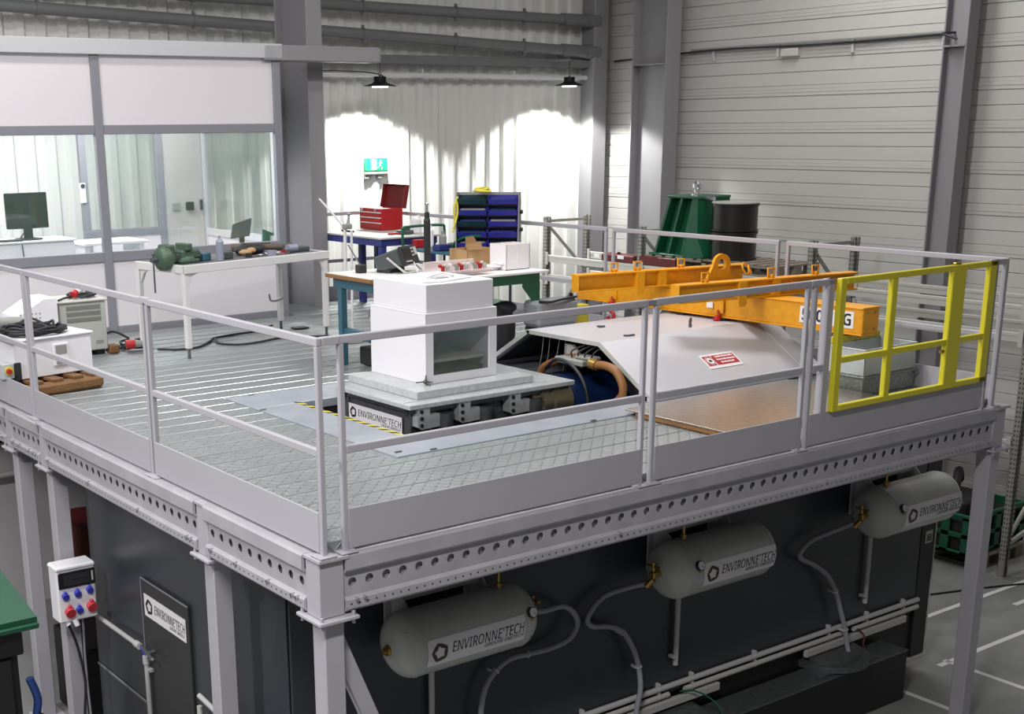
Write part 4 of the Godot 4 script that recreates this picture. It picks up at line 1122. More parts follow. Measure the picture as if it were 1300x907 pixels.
func benches() -> void:
	white_bench()
	# the wooden bench behind the enclosure
	var y := 0.85
	var a := thing("workbench", "wooden topped workbench with dark teal frame behind the white enclosure", "workbench", V(3.3, 0.06, -4.15))
	part("top", mb().span(V(2.80, y - 0.035, -4.50), V(3.72, y, -3.78), 0.004), "wood", a)
	part("top_sheet", mb().span(V(2.805, y, -4.495), V(3.715, y + 0.003, -3.785)), "table_white", a)
	part("apron", mb().span(V(2.85, y - 0.12, -4.45), V(3.68, y - 0.035, -3.83), 0.004), "teal", a)
	for q in [[2.85, -4.38], [3.62, -4.38], [3.62, -3.83]]: part("leg", mb().span(V(q[0], 0.06, q[1]), V(q[0] + 0.06, y - 0.12, q[1] + 0.06), 0.004), "teal", a)
	part("foot_beam", mb().span(V(2.87, 0.30, -4.35), V(2.93, 0.38, -3.86), 0.004).span(V(2.87, 0.30, -3.92), V(3.6, 0.38, -3.86), 0.004), "teal", a)
	part("leg", mb().span(V(2.88, 0.06, -3.90), V(2.93, 0.31, -3.86), 0.003), "teal", a)
	var und := thing("equipment_bag", "grey bag and clutter stored under the teal framed bench", "bag", V(3.2, 0.39, -4.1))
	part("bag", mb().ball(V(3.25, 0.50, -4.18), V(0.20, 0.11, 0.14), 14).ball(V(3.42, 0.56, -4.05), V(0.13, 0.12, 0.12), 12), "louvre_grey", und)
	part("roll", mb().cyl(V(3.02, 0.46, -4.12), V(3.16, 0.46, -3.95), 0.035, -1.0, 12), "cabinet_grey", und)
	part("box", mb().span(V(3.26, 0.385, -4.0), V(3.44, 0.50, -3.88), 0.006), "cardboard", und)
	var cs := thing("case", "black metal case with carrying bars on the deck under the teal framed bench", "case", V(3.1, 0.06, -4.1))
	part("body", mb().span(V(2.98, 0.066, -4.25), V(3.55, 0.22, -3.98), 0.008), "soft_black", cs)
	part("handle", mb().tube([V(3.0, 0.22, -3.96), V(3.02, 0.275, -3.96), V(3.45, 0.275, -3.96), V(3.47, 0.22, -3.96)], 0.010, 8, false), "black", cs)
	# the green bench
	var b := thing("workbench", "white topped workbench with bright green frame behind the hood", "workbench", V(4.2, 0.06, -3.95))
	y = 0.83
	part("top", mb().span(V(3.74, y - 0.022, -4.36), V(4.56, y, -3.555), 0.004), "table_white", b)
	part("apron", mb().span(V(3.78, y - 0.11, -4.32), V(4.49, y - 0.022, -3.60), 0.004), "green", b)
	for q in [[3.78, -4.32], [4.43, -4.32], [3.78, -3.66], [4.43, -3.66]]: part("leg", mb().span(V(q[0], 0.06, q[1]), V(q[0] + 0.06, y - 0.11, q[1] + 0.06), 0.004), "green", b)
	part("gusset", mb().prism([Vector2(0, 0), Vector2(0.06, 0), Vector2(0.06, -0.20), Vector2(0, -0.20), Vector2(-0.14, -0.04), Vector2(-0.14, 0)], V(4.43, y - 0.10, -3.598), V(1, 0, 0), V(0, 1, 0), V(0, 0, -0.008)), "green", b)
	# what lies on the two benches
	var me := thing("instrument", "grey portable bench instrument with display leaning back on its handle", "instrument", V(3.31, 0.854, -4.12), "", true, 0.45)
	var bd := mb()
	bd.xf = Transform3D(Basis(V(1, 0, 0), -0.35), V(0, 0.11, 0))
	bd.span(V(-0.13, -0.075, -0.16), V(0.13, 0.075, 0.10), 0.014)
	part("case", bd, "instrument", me)
	var fc := mb(); fc.xf = bd.xf
	fc.span(V(-0.137, -0.082, 0.10), V(0.137, 0.082, 0.135), 0.012)
	part("front_bezel", fc, "soft_black", me)
	var sc := mb(); sc.xf = bd.xf
	sc.span(V(-0.11, -0.035, 0.135), V(0.01, 0.055, 0.139), 0.002)
	part("display", sc, "screen_black", me)
	var bt := mb(); bt.xf = bd.xf
	bt.span(V(0.075, -0.01, 0.135), V(0.12, 0.06, 0.139), 0.001)
	for k in 6: bt.box(V(0.035 + 0.018 * (k % 2), 0.05 - 0.03 * (k / 2), 0.138), V(0.012, 0.016, 0.008), 0.002)
	bt.span(V(-0.10, -0.062, 0.135), V(0.0, -0.052, 0.139))
	part("button_panel", bt, "cabinet_grey", me)
	part("carry_handle", mb().tube([V(-0.145, 0.13, -0.02), V(-0.15, 0.02, 0.15), V(-0.14, 0.008, 0.18), V(0.14, 0.008, 0.18), V(0.15, 0.02, 0.15), V(0.145, 0.13, -0.02)], 0.010, 8, false), "cabinet_grey", me)
	part("foot", mb().span(V(-0.13, 0.0, -0.14), V(0.13, 0.03, 0.0), 0.006), "soft_black", me)
	part("lead", mb().tube([V(0.02, 0.09, 0.15), V(-0.01, 0.03, 0.20), V(-0.02, 0.005, 0.21), V(0.10, 0.005, 0.25)], 0.005, 6), "white_card", me)
	var bl := thing("magnetic_base", "small black block with upright steel rod on the wooden bench", "measuring stand", V(3.02, 0.853, -4.27))
	part("block", mb().span(V(2.985, 0.854, -4.30), V(3.065, 0.925, -4.23), 0.006).cyl(V(3.065, 0.89, -4.265), V(3.075, 0.89, -4.265), 0.012), "soft_black", bl)
	part("rod", mb().cyl(V(3.02, 0.92, -4.27), V(2.94, 1.095, -4.33), 0.007, -1.0, 8), "bright_steel", bl)
	var st := thing("gas_strut", "slim black upright cylinder with steel tip standing on the benches", "strut", V(3.66, 0.85, -4.15))
	part("barrel", mb().lathe(V(3.655, 0.853, -4.155), V(0.0, 1, 0), [Vector2(0, 0), Vector2(0.03, 0), Vector2(0.03, 0.42), Vector2(0.022, 0.44), Vector2(0.022, 0.49), Vector2(0.0, 0.50)], 16), "soft_black", st)
	part("tip", mb().cyl(V(3.655, 1.35, -4.155), V(3.655, 1.40, -4.155), 0.011, -1.0, 10).ball(V(3.655, 1.415, -4.155), V(0.016, 0.02, 0.016), 10), "bright_steel", st)
	var cl := thing("parts_organizer", "long clear plastic organiser of small parts lying on the bench edge", "organizer", V(3.72, 0.853, -3.70))
	part("tray", mb().span(V(3.42, 0.852, -3.90), V(3.96, 0.87, -3.62), 0.004).span(V(3.42, 0.852, -3.90), V(3.96, 0.945, -3.88), 0.004).span(V(3.42, 0.852, -3.64), V(3.96, 0.885, -3.62), 0.004), "clear_plastic", cl)
	for k in 10:
		part("compartment", mb().cyl(V(3.46 + 0.05 * k, 0.87, -3.66), V(3.46 + 0.05 * k, 0.925, -3.66), 0.018, -1.0, 10).ball(V(3.46 + 0.05 * k, 0.925, -3.70), V(0.02, 0.018, 0.02), 8), ["tool_red", "cabinet_grey", "clear_plastic", "louvre_grey"][k % 4], cl)
	var ca := thing("carton", "open brown cardboard carton on the white topped green bench", "carton", V(4.2, 0.83, -4.2))
	var bx := mb()
	bx.span(V(4.03, 0.832, -4.33), V(4.36, 1.0, -4.325)).span(V(4.03, 0.832, -4.07), V(4.36, 1.0, -4.065)).span(V(4.03, 0.832, -4.33), V(4.035, 1.0, -4.065)).span(V(4.355, 0.832, -4.33), V(4.36, 1.0, -4.065)).span(V(4.03, 0.832, -4.33), V(4.36, 0.837, -4.065))
	part("box", bx, "cardboard", ca)
	part("flap", mb().prism([Vector2(0, 0), Vector2(0.15, 0), Vector2(0.15, 0.07), Vector2(0, 0.05)], V(4.03, 1.0, -4.066), V(0.97, 0, 0.22), V(0, 1, -0.3), V(0, 0, 0.004)), "cardboard", ca)
	part("flap", mb().prism([Vector2(0, 0), Vector2(0.16, 0), Vector2(0.12, 0.09), Vector2(0.03, 0.09)], V(4.19, 1.0, -4.30), V(1, 0, 0), V(0, 1, -0.4), V(0, 0, 0.004)), "cardboard", ca)
	for k in 3:
		tagged("booklet", mb().span(V(4.06 + 0.07 * k, 0.834 + 0.022 * k, -3.98 + 0.03 * k), V(4.20 + 0.07 * k, 0.852 + 0.022 * k, -3.83 + 0.03 * k), 0.002), "white_card", ["white booklet left of the stack in front of the brown carton", "white booklet in the middle of the stack in front of the brown carton", "white booklet touching the white carton, right end of the stack"][k], "booklet", V(4.13 + 0.07 * k, 0.834 + 0.022 * k, -3.9), "booklets in front of the brown carton")
	tagged("bottle", mb().lathe(V(3.93, 0.833, -3.92), V(0, 1, 0), [Vector2(0, 0), Vector2(0.018, 0), Vector2(0.018, 0.07), Vector2(0.012, 0.08), Vector2(0.012, 0.10), Vector2(0, 0.10)], 12), "dark_bin", "tiny dark blue bottle in front of the brown carton", "bottle", V(3.93, 0.833, -3.92))
	var wc := thing("carton", "open white cardboard carton at the right end of the green bench", "carton", V(4.45, 0.83, -3.85))
	var wm := mb()
	wm.span(V(4.22, 0.832, -3.98), V(4.49, 1.055, -3.975)).span(V(4.22, 0.832, -3.75), V(4.49, 1.055, -3.745)).span(V(4.22, 0.832, -3.98), V(4.225, 1.055, -3.745)).span(V(4.485, 0.832, -3.98), V(4.49, 1.055, -3.745)).span(V(4.22, 0.832, -3.98), V(4.49, 0.837, -3.745)).span(V(4.345, 0.836, -3.9752), V(4.352, 1.05, -3.744))
	part("box", wm, "white_card", wc)
	part("inside", mb().span(V(4.226, 0.99, -3.974), V(4.484, 0.995, -3.751)), "cardboard", wc)
	var gc := thing("equipment_case", "soft grey canvas case with black strap on the deck behind the hood", "case", V(4.5, 0.06, -3.75))
	part("body", mb().span(V(4.38, 0.33, -3.72), V(4.86, 0.56, -3.48), 0.03), "canvas_grey", gc)
	part("stand", mb().span(V(4.40, 0.061, -3.70), V(4.84, 0.33, -3.50), 0.01), "soft_black", gc)
	part("strap", mb().tube([V(4.40, 0.565, -3.50), V(4.52, 0.555, -3.475), V(4.62, 0.565, -3.475), V(4.84, 0.575, -3.50)], 0.012, 6).span(V(4.78, 0.56, -3.53), V(4.80, 0.61, -3.50)), "black", gc)
	part("patch", mb().span(V(4.70, 0.46, -3.482), V(4.78, 0.48, -3.476)), "soft_black", gc)
	var bk := thing("backpack", "dark bag slumped beside the grey canvas case under the green bench", "bag", V(4.2, 0.06, -3.8))
	part("bag", mb().ball(V(4.20, 0.30, -3.82), V(0.17, 0.245, 0.13), 14).ball(V(4.25, 0.50, -3.78), V(0.10, 0.06, 0.10), 10), "soft_black", bk)
	var mn := thing("panel_cover", "flat grey panel leaning under the green bench's top", "panel", V(4.3, 0.06, -4.2))
	part("sheet", mb().span(V(4.12, 0.062, -4.20), V(4.40, 0.76, -4.17), 0.008), "canvas_grey", mn)
	# the blue framed table with the red tool chest
	var tb := thing("workbench", "grey topped bench with dark blue frame by the back guardrail", "workbench", V(5.2, 0.06, -7.19), "", true, 0.0)
	part("top", mb().span(V(-0.36, 0.825, -0.72), V(0.44, 0.845, 0.52), 0.004), "cabinet_grey", tb)
	part("apron", mb().span(V(-0.34, 0.75, -0.70), V(0.42, 0.825, 0.50), 0.004), "blue_frame", tb)
	for q in [[-0.33, 0.42], [0.34, 0.42], [0.12, -0.68], [0.34, -0.68]]: part("leg", mb().span(V(q[0], 0, q[1]), V(q[0] + 0.07, 0.76, q[1] + 0.07), 0.004), "blue_frame", tb)
	var tc := thing("tool_chest", "red metal tool chest with open lid on the blue framed bench", "tool chest", V(5.43, 0.906, -7.52), "", true, -PI / 2)
	# own axes: x along the drawers' front, z out of it
	part("body", mb().span(V(-0.47, 0, -0.30), V(0, 0.25, 0.0), 0.006), "tool_red", tc)
	for k in 3:
		var d := part("drawer", mb().span(V(-0.45, 0.025 + 0.06 * k, 0.0), V(-0.02, 0.078 + 0.06 * k, 0.012), 0.003), "tool_red", tc)
		part("drawer_rail", mb().span(V(-0.46, 0.078 + 0.06 * k, 0.0), V(-0.01, 0.090 + 0.06 * k, 0.02), 0.002), "bench_white", d)
	for x in [-0.40, -0.12]: part("clasp", mb().box(V(x, 0.228, 0.008), V(0.04, 0.03, 0.02), 0.003), "bright_steel", tc)
	var lid := mb()
	lid.xf = Transform3D(Basis(V(1, 0, 0), -0.2), V(0, 0.25, -0.29))
	lid.span(V(-0.47, 0.0, -0.06), V(0.0, 0.27, -0.05), 0.004)
	for q in [[V(-0.47, 0, -0.06), V(-0.46, 0.27, 0.0)], [V(-0.01, 0, -0.06), V(0.0, 0.27, 0.0)], [V(-0.47, 0.26, -0.06), V(0.0, 0.27, 0.0)]]: lid.span(q[0], q[1], 0.003)
	part("lid", lid, "tool_red_dark", tc)
	tagged("box", mb().span(V(5.50, 0.908, -7.05), V(5.58, 1.06, -6.97), 0.004), "white_card", "white carton with red band beside the tool chest", "box", V(5.54, 0.908, -7.0))
	tagged("spray_can", mb().lathe(V(5.66, 0.908, -7.1), V(0, 1, 0), [Vector2(0, 0), Vector2(0.032, 0), Vector2(0.032, 0.13), Vector2(0.014, 0.15), Vector2(0.014, 0.19), Vector2(0, 0.19)], 14), "white_paint", "white spray bottle between the tool chest and the green trolley", "bottle", V(5.66, 0.908, -7.1))
	tagged("tape_gun", mb().span(V(5.27, 0.908, -7.0), V(5.44, 0.95, -6.88), 0.01).ball(V(5.36, 0.965, -6.94), V(0.06, 0.035, 0.05), 10), "instrument", "dark hand tool with pale roll on the blue framed bench", "tool", V(5.35, 0.908, -6.94))
	tagged("pliers", mb().tube([V(5.16, 0.915, -7.0), V(5.24, 0.918, -6.96), V(5.32, 0.915, -6.92)], 0.012, 6).tube([V(5.16, 0.915, -6.95), V(5.24, 0.918, -6.96), V(5.33, 0.915, -7.0)], 0.010, 6), "tool_red", "red handled pliers lying at the corner of the blue framed bench", "tool", V(5.24, 0.908, -6.96))
	tagged("screwdriver", mb().tube([V(5.06, 0.916, -7.8), V(5.06, 0.916, -7.55)], 0.012, 6, false), "soft_black", "black screwdriver lying left of the tool chest", "tool", V(5.06, 0.906, -7.7))
	# tripod stand with a boom
	var ts := thing("stand", "pale upright stand with clamp and slanting boom before the steel column", "stand", V(3.62, 0.06, -5.4))
	part("pole", mb().cyl(V(3.58, 0.07, -5.42), V(3.60, 1.18, -5.42), 0.017, -1.0, 10).cyl(V(3.64, 0.07, -5.40), V(3.66, 1.12, -5.40), 0.013, -1.0, 10), "bench_white", ts)
	part("clamp", mb().box(V(3.62, 1.16, -5.41), V(0.09, 0.05, 0.05), 0.008).cyl(V(3.63, 1.18, -5.41), V(3.64, 1.26, -5.41), 0.018, 0.010, 10).ball(V(3.64, 1.275, -5.41), V(0.022, 0.018, 0.022), 10), "louvre_grey", ts)
	part("boom", mb().cyl(V(3.60, 1.16, -5.44), V(3.43, 1.42, -5.60), 0.012, 0.009, 10), "bench_white", ts)
	part("foot", mb().smooth_lathe(V(3.61, 0.061, -5.41), V(0, 1, 0), [Vector2(0.16, 0), Vector2(0.16, 0.015), Vector2(0.05, 0.03), Vector2(0, 0.03)], 20), "louvre_grey", ts)
	# the green trolley with the louvred panel of bins
	var tr := thing("trolley", "green tube trolley with side handles before the back guardrail", "trolley", V(5.3, 0.06, -6.1))
	part("shelf", mb().span(V(5.02, 0.775, -6.55), V(5.62, 0.80, -5.35), 0.006), "teal", tr)
	part("shelf", mb().span(V(5.02, 0.25, -6.55), V(5.62, 0.275, -5.35), 0.006), "green_dark", tr)
	for q in [[5.04, -6.53], [5.60, -6.53], [5.04, -5.37], [5.60, -5.37]]:
		part("leg", mb().cyl(V(q[0], 0.14, q[1]), V(q[0], 0.79, q[1]), 0.014, -1.0, 10), "soft_black", tr)
		part("castor", mb().cyl(V(q[0] - 0.014, 0.105, q[1]), V(q[0] + 0.014, 0.105, q[1]), 0.045, -1.0, 14), "black_rubber", tr)
	part("handle", mb().tube([V(5.04, 0.80, -6.53), V(5.04, 0.98, -6.53), V(5.10, 1.02, -6.53), V(5.54, 1.02, -6.53), V(5.60, 0.98, -6.53), V(5.60, 0.80, -6.53)], 0.015, 8), "green", tr)
	part("handle", mb().tube([V(5.22, 0.80, -5.9), V(5.23, 0.90, -5.82), V(5.27, 0.955, -5.68), V(5.30, 0.97, -5.5)], 0.015, 8), "green", tr)
	tagged("box", mb().span(V(5.12, 0.802, -6.48), V(5.26, 0.885, -6.40), 0.006), "tool_red", "red box on the green trolley's shelf", "box", V(5.2, 0.802, -6.44))
	tagged("bottle", mb().lathe(V(5.36, 0.802, -6.46), V(0, 1, 0), [Vector2(0, 0), Vector2(0.035, 0), Vector2(0.035, 0.17), Vector2(0.015, 0.20), Vector2(0.015, 0.23), Vector2(0, 0.23)], 14), "white_card", "tall white bottle on the green trolley behind the black cylinder", "bottle", V(5.36, 0.802, -6.46))
	tagged("bottle", mb().lathe(V(5.50, 0.802, -6.42), V(0, 1, 0), [Vector2(0, 0), Vector2(0.04, 0), Vector2(0.04, 0.10), Vector2(0.02, 0.13), Vector2(0.02, 0.16), Vector2(0, 0.16)], 14), "louvre_grey", "grey can on the green trolley, right of the black cylinder", "can", V(5.50, 0.802, -6.42))
	tagged("case", mb().span(V(5.06, 0.802, -6.02), V(5.40, 0.865, -5.90), 0.01), "blue_frame", "flat dark blue case on the green trolley", "case", V(5.2, 0.802, -6.0))
	tagged("cable_reel", mb().cyl(V(5.46, 0.802, -6.12), V(5.46, 0.84, -6.12), 0.09, -1.0, 18).ring(V(5.46, 0.835, -6.12), V(0, 1, 0), 0.085, 0.018, 18, 6), "soft_black", "black cable reel on the green trolley beside the bins", "reel", V(5.46, 0.802, -6.12))
	var turn := -0.80
	var sp := V(5.50, 0.801, -5.62)
	var lp := thing("bin_stand", "louvred grey stand carrying blue and dark green bins on the trolley", "bin stand", sp, "", true, turn)
	for x in [-0.33, 0.322]: part("side", mb().prism([Vector2(0.13, 0.0), Vector2(-0.20, 0.0), Vector2(-0.12, 0.60), Vector2(0.06, 0.60)], V(x, 0, 0), V(0, 0, 1), V(0, 1, 0), V(0.008, 0, 0)), "louvre_grey", lp)
	part("back", mb().span(V(-0.33, 0, -0.10), V(0.33, 0.60, -0.08), 0.003), "louvre_grey", lp)
	for y2 in [0.40, 0.22]: part("knob", mb().cyl(V(0.33, y2, -0.03), V(0.36, y2, -0.03), 0.02), "soft_black", lp)
	for r in 5:
		for k in 2:
			var bm := mb()
			bm.prism([Vector2(0, 0), Vector2(0.15, 0.0), Vector2(0.175, 0.05), Vector2(0.16, 0.055), Vector2(0.14, 0.012), Vector2(0.01, 0.012), Vector2(0.01, 0.09), Vector2(0, 0.09)], V(-0.155, 0, -0.08), V(0, 0, 1), V(0, 1, 0), V(0.31, 0, 0))
			for sx in [-0.155, 0.149]: bm.prism([Vector2(0, 0), Vector2(0.15, 0.0), Vector2(0.175, 0.05), Vector2(0.11, 0.09), Vector2(0, 0.09)], V(sx, 0, -0.08), V(0, 0, 1), V(0, 1, 0), V(0.006, 0, 0))
			var dark: bool = (r in [2, 4] and k == 0)
			var names := ["bottom row", "second row from below", "middle row", "second row from the top", "top row"]
			var p := V(-0.16 + 0.32 * k, 0.03 + 0.113 * r, 0.0).rotated(V(0, 1, 0), turn)
			var bo := thing("parts_bin", "%s small parts bin, %s, %s, on the louvred stand" % ["dark green" if dark else "blue", names[r], ["left", "right"][k]], "parts bin", sp + p, "small parts bins on the louvred stand", true, turn)
			part("bin", bm, "dark_bin" if dark else "blue_bin", bo)
			part("content", mb().box(V(0, 0.045, -0.01), V(0.27, 0.05, 0.10), 0.01), ["louvre_grey", "dark_bin", "blue_frame"][(r + k) % 3], bo)
	tagged("hose_coil", mb().ring(V(5.42, 1.415, -5.62), V(0.1, 1, 0), 0.085, 0.013, 20, 6).ring(V(5.43, 1.43, -5.62), V(0.0, 1, 0.2), 0.075, 0.012, 20, 6).ring(V(5.42, 1.44, -5.62), V(-0.2, 1, 0), 0.06, 0.012, 20, 6), "yellow_wire", "coil of yellow tubing lying on top of the bin stand", "tubing", V(5.42, 1.40, -5.62))
	tagged("hose_coil", mb().tube([V(5.24, 1.36, -5.80), V(5.19, 1.25, -5.80), V(5.20, 1.1, -5.80), V(5.17, 1.0, -5.80)], 0.012, 6).tube([V(5.22, 1.35, -5.80), V(5.22, 1.2, -5.78), V(5.18, 1.05, -5.79)], 0.010, 6), "yellow_wire", "yellow tubing hanging down the left side of the bin stand", "tubing", V(5.2, 1.0, -5.8))


func white_bench() -> void:
	var t := thing("workbench", "white steel workbench with dark worn top, a vise and tools in front of the cabin", "workbench", V(2.7, 0.06, -6.0), "", true, 0.215)
	# own axes: x along the bench, z to the viewer
	part("top", mb().span(V(-0.87, 0.815, -0.37), V(0.90, 0.835, 0.37), 0.003), "bench_top", t)
	part("rim", mb().span(V(-0.88, 0.765, 0.34), V(0.91, 0.84, 0.375), 0.004).span(V(-0.88, 0.765, -0.375), V(0.91, 0.832, -0.34), 0.004).span(V(-0.88, 0.765, -0.37), V(-0.85, 0.838, 0.37), 0.004).span(V(0.88, 0.765, -0.37), V(0.91, 0.838, 0.37), 0.004), "bench_white", t)
	for q in [[-0.855, 0.335], [0.875, 0.335], [-0.855, -0.345], [0.875, -0.345]]:
		part("leg", mb().span(V(q[0] - 0.025, 0.09, q[1] - 0.025), V(q[0] + 0.025, 0.77, q[1] + 0.025), 0.004), "bench_white", t)
		part("foot", mb().cyl(V(q[0], 0.03, q[1]), V(q[0], 0.10, q[1]), 0.014, -1.0, 8).cyl(V(q[0], 0.001, q[1]), V(q[0], 0.03, q[1]), 0.018, 0.014, 10), "dark_steel", t)
	var gs := mb()
	for q in [[-0.83, 1.0, 0.335], [0.85, -1.0, 0.335], [-0.83, 1.0, -0.345], [0.85, -1.0, -0.345]]:
		var s: float = q[1]
		gs.prism([Vector2(0, 0), Vector2(0.12 * s, 0), Vector2(0.045 * s, -0.03), Vector2(0.02 * s, -0.09), Vector2(0, -0.12)], V(q[0], 0.768, q[2]), V(1, 0, 0), V(0, 1, 0), V(0, 0, 0.02))
	for z in [-1.0, 1.0]: gs.prism([Vector2(0, 0), Vector2(0.12 * z, 0), Vector2(0.04 * z, -0.04), Vector2(0, -0.12)], V(-0.865, 0.768, -0.31 * z), V(0, 0, 1), V(0, 1, 0), V(0.02, 0, 0))
	part("gusset", gs, "bench_white", t)
	part("hook", mb().tube([V(0.85, 0.36, -0.31), V(0.80, 0.34, -0.22), V(0.70, 0.325, -0.20), V(0.63, 0.33, -0.20), V(0.61, 0.36, -0.20), V(0.605, 0.40, -0.20)], 0.010, 6), "louvre_grey", t)
	# things on it, in the bench's axes
	var put := func(x: float, y: float, z: float): return V(2.7, 0.06, -6.0) + V(x, y, z).rotated(V(0, 1, 0), 0.215)
	var vi := thing("vise", "big green bench vise clamped on the left end of the white bench", "vise", put.call(-0.80, 0.836, 0.10), "", true, 0.215)
	part("body", mb().span(V(0.02, 0.0, -0.10), V(0.24, 0.035, 0.10), 0.01).span(V(0.06, 0.03, -0.065), V(0.28, 0.12, 0.065), 0.02).span(V(0.10, 0.11, -0.09), V(0.17, 0.175, 0.09), 0.01).ball(V(0.14, 0.03, 0.0), V(0.10, 0.05, 0.10), 12), "vise_green", vi)
	part("front_jaw", mb().smooth_lathe(V(-0.14, 0.055, 0.02), V(1, 0.0, 0), [Vector2(0.0, -0.045), Vector2(0.06, -0.045), Vector2(0.105, -0.01), Vector2(0.11, 0.05), Vector2(0.075, 0.10), Vector2(0.05, 0.14), Vector2(0.0, 0.14)], 20).span(V(-0.10, 0.10, -0.085), V(-0.02, 0.175, 0.085), 0.012), "vise_green", vi)
	part("slide", mb().span(V(-0.06, 0.035, -0.04), V(0.30, 0.085, 0.04), 0.006), "dark_steel", vi)
	part("screw_handle", mb().cyl(V(-0.25, 0.05, 0.02), V(-0.17, 0.05, 0.02), 0.024, -1.0, 12).cyl(V(-0.235, 0.10, 0.03), V(-0.235, -0.24, 0.03), 0.008, -1.0, 8).ball(V(-0.235, 0.105, 0.03), V(0.015, 0.015, 0.015), 8), "dark_steel", vi)
	tagged_at("can", mb().lathe(V(0, 0, 0), V(0, 1, 0), [Vector2(0, 0), Vector2(0.035, 0), Vector2(0.036, 0.17), Vector2(0.022, 0.195), Vector2(0.012, 0.20), Vector2(0.011, 0.225), Vector2(0, 0.228)], 18), "bottle_blue", "pale blue spray can standing beside the green vise", "spray can", put.call(-0.36, 0.838, 0.24), 0.0)
	tagged_at("box", mb().span(V(-0.05, 0, -0.05), V(0.05, 0.07, 0.05), 0.008), "teal", "dark teal box just behind the pale blue spray can", "box", put.call(-0.44, 0.836, 0.10), 0.3)
	tagged_at("box", mb().span(V(-0.06, 0, -0.05), V(0.06, 0.065, 0.05), 0.008), "instrument", "dark grey box right of the pale blue spray can", "box", put.call(-0.20, 0.836, 0.12), 0.1)
	tagged_at("wrench", mb().bar(V(-0.10, 0.008, 0), V(0.10, 0.008, 0), 0.018, 0.008, 0.002).ring(V(0.12, 0.008, 0), V(0, 1, 0), 0.022, 0.008, 14, 6), "bright_steel", "shiny ring wrench lying nearest the spray can on the white bench", "wrench", put.call(0.06, 0.838, 0.18), 0.2)
	tagged_at("wrench", mb().bar(V(-0.07, 0.008, 0), V(0.08, 0.008, 0), 0.02, 0.008, 0.002).ring(V(-0.085, 0.008, 0), V(0, 1, 0), 0.02, 0.007, 14, 6), "bright_steel", "shiny wrench in the middle of the white bench", "wrench", put.call(0.36, 0.838, 0.20), -0.4)
	tagged_at("tool_bag", mb().ball(V(0, 0.04, 0), V(0.13, 0.055, 0.09), 12).ball(V(0.10, 0.05, 0.03), V(0.09, 0.05, 0.07), 10), "soft_black", "black cloth tool bag heaped in the middle of the white bench", "tool bag", put.call(0.18, 0.84, -0.02), 0.0)
	tagged_at("rag", mb().ball(V(0, 0.03, 0), V(0.08, 0.03, 0.06), 10).ball(V(0.06, 0.045, 0.02), V(0.05, 0.03, 0.05), 8), "cardboard", "crumpled tan rag beside the black tool bag", "rag", put.call(0.10, 0.838, 0.06), 0.4)
	tagged_at("linkage", mb().tube([V(-0.22, 0.06, 0), V(-0.08, 0.05, 0.03), V(0.1, 0.045, 0.0), V(0.3, 0.03, 0.02)], 0.030, 8).cyl(V(0.28, 0.035, -0.03), V(0.34, 0.035, 0.06), 0.035, -1.0, 12).cyl(V(-0.26, 0.055, -0.04), V(-0.2, 0.055, 0.05), 0.04, -1.0, 12).bar(V(-0.2, 0.09, 0.02), V(0.15, 0.075, -0.04), 0.03, 0.02, 0.004), "rusty_grey", "long grey metal linkage lying along the back of the white bench", "metal part", put.call(0.42, 0.837, -0.12), 0.0)
	tagged_at("metal_ring", mb().cyl(V(0, 0, 0), V(0, 0.05, 0), 0.045, -1.0, 18), "bottle_blue", "short pale blue metal ring left of the middle on the white bench's front edge", "metal part", put.call(0.25, 0.836, 0.27), 0.0)
	tagged_at("metal_tube", mb().cyl(V(-0.05, 0.04, 0), V(0.06, 0.04, 0), 0.04, -1.0, 18), "bottle_blue", "pale blue metal cylinder lying on the right half of the white bench", "metal part", put.call(0.60, 0.836, 0.16), 0.2)
	tagged_at("tray", mb().span(V(-0.09, 0, -0.06), V(0.09, 0.045, 0.06), 0.008), "instrument", "dark metal tray at the right end of the white bench", "tray", put.call(0.74, 0.836, 0.12), 0.1)
	var bits := [["socket", "soft_black", 0.02, 0.20, 0.03, "black socket head beside the ring wrench"], ["socket", "bright_steel", 0.30, 0.12, 0.022, "shiny socket head before the black tool bag"], ["nut", "rusty_grey", 0.50, 0.22, 0.03, "big rusty nut in the middle of the white bench's front edge"], ["knob", "tool_red", 0.52, 0.12, 0.02, "small red knob on the right half of the white bench"], ["clamp", "soft_black", -0.02, -0.05, 0.04, "black clamp near the back of the white bench"], ["bearing", "rusty_grey", 0.70, -0.02, 0.045, "rusty bearing ring near the white bench's right end"], ["bearing", "soft_black", 0.33, -0.05, 0.05, "dark bearing ring behind the black tool bag"]]
	for b in bits:
		var r: float = b[4]
		tagged_at(b[0], mb().lathe(V(0, 0, 0), V(0, 1, 0), [Vector2(r * 0.45, 0), Vector2(r, 0), Vector2(r, r * 1.2), Vector2(r * 0.45, r * 1.2), Vector2(r * 0.45, 0)], 14), b[1], b[5], "tool", put.call(b[2], 0.837, b[3]), 0.0)
	tagged_at("paper", mb().span(V(-0.09, 0.0, -0.05), V(0.09, 0.004, 0.05)), "white_card", "white sheet of paper on the white bench before the grey linkage", "paper", put.call(0.46, 0.837, 0.04), 0.5)


func tagged_at(called: String, m: MB, material: String, label: String, category: String, at: Vector3, turn: float) -> void:
	var o := tagged(called, m, material, label, category, Vector3.ZERO)
	o.position = at + lift; o.rotation.y = turn


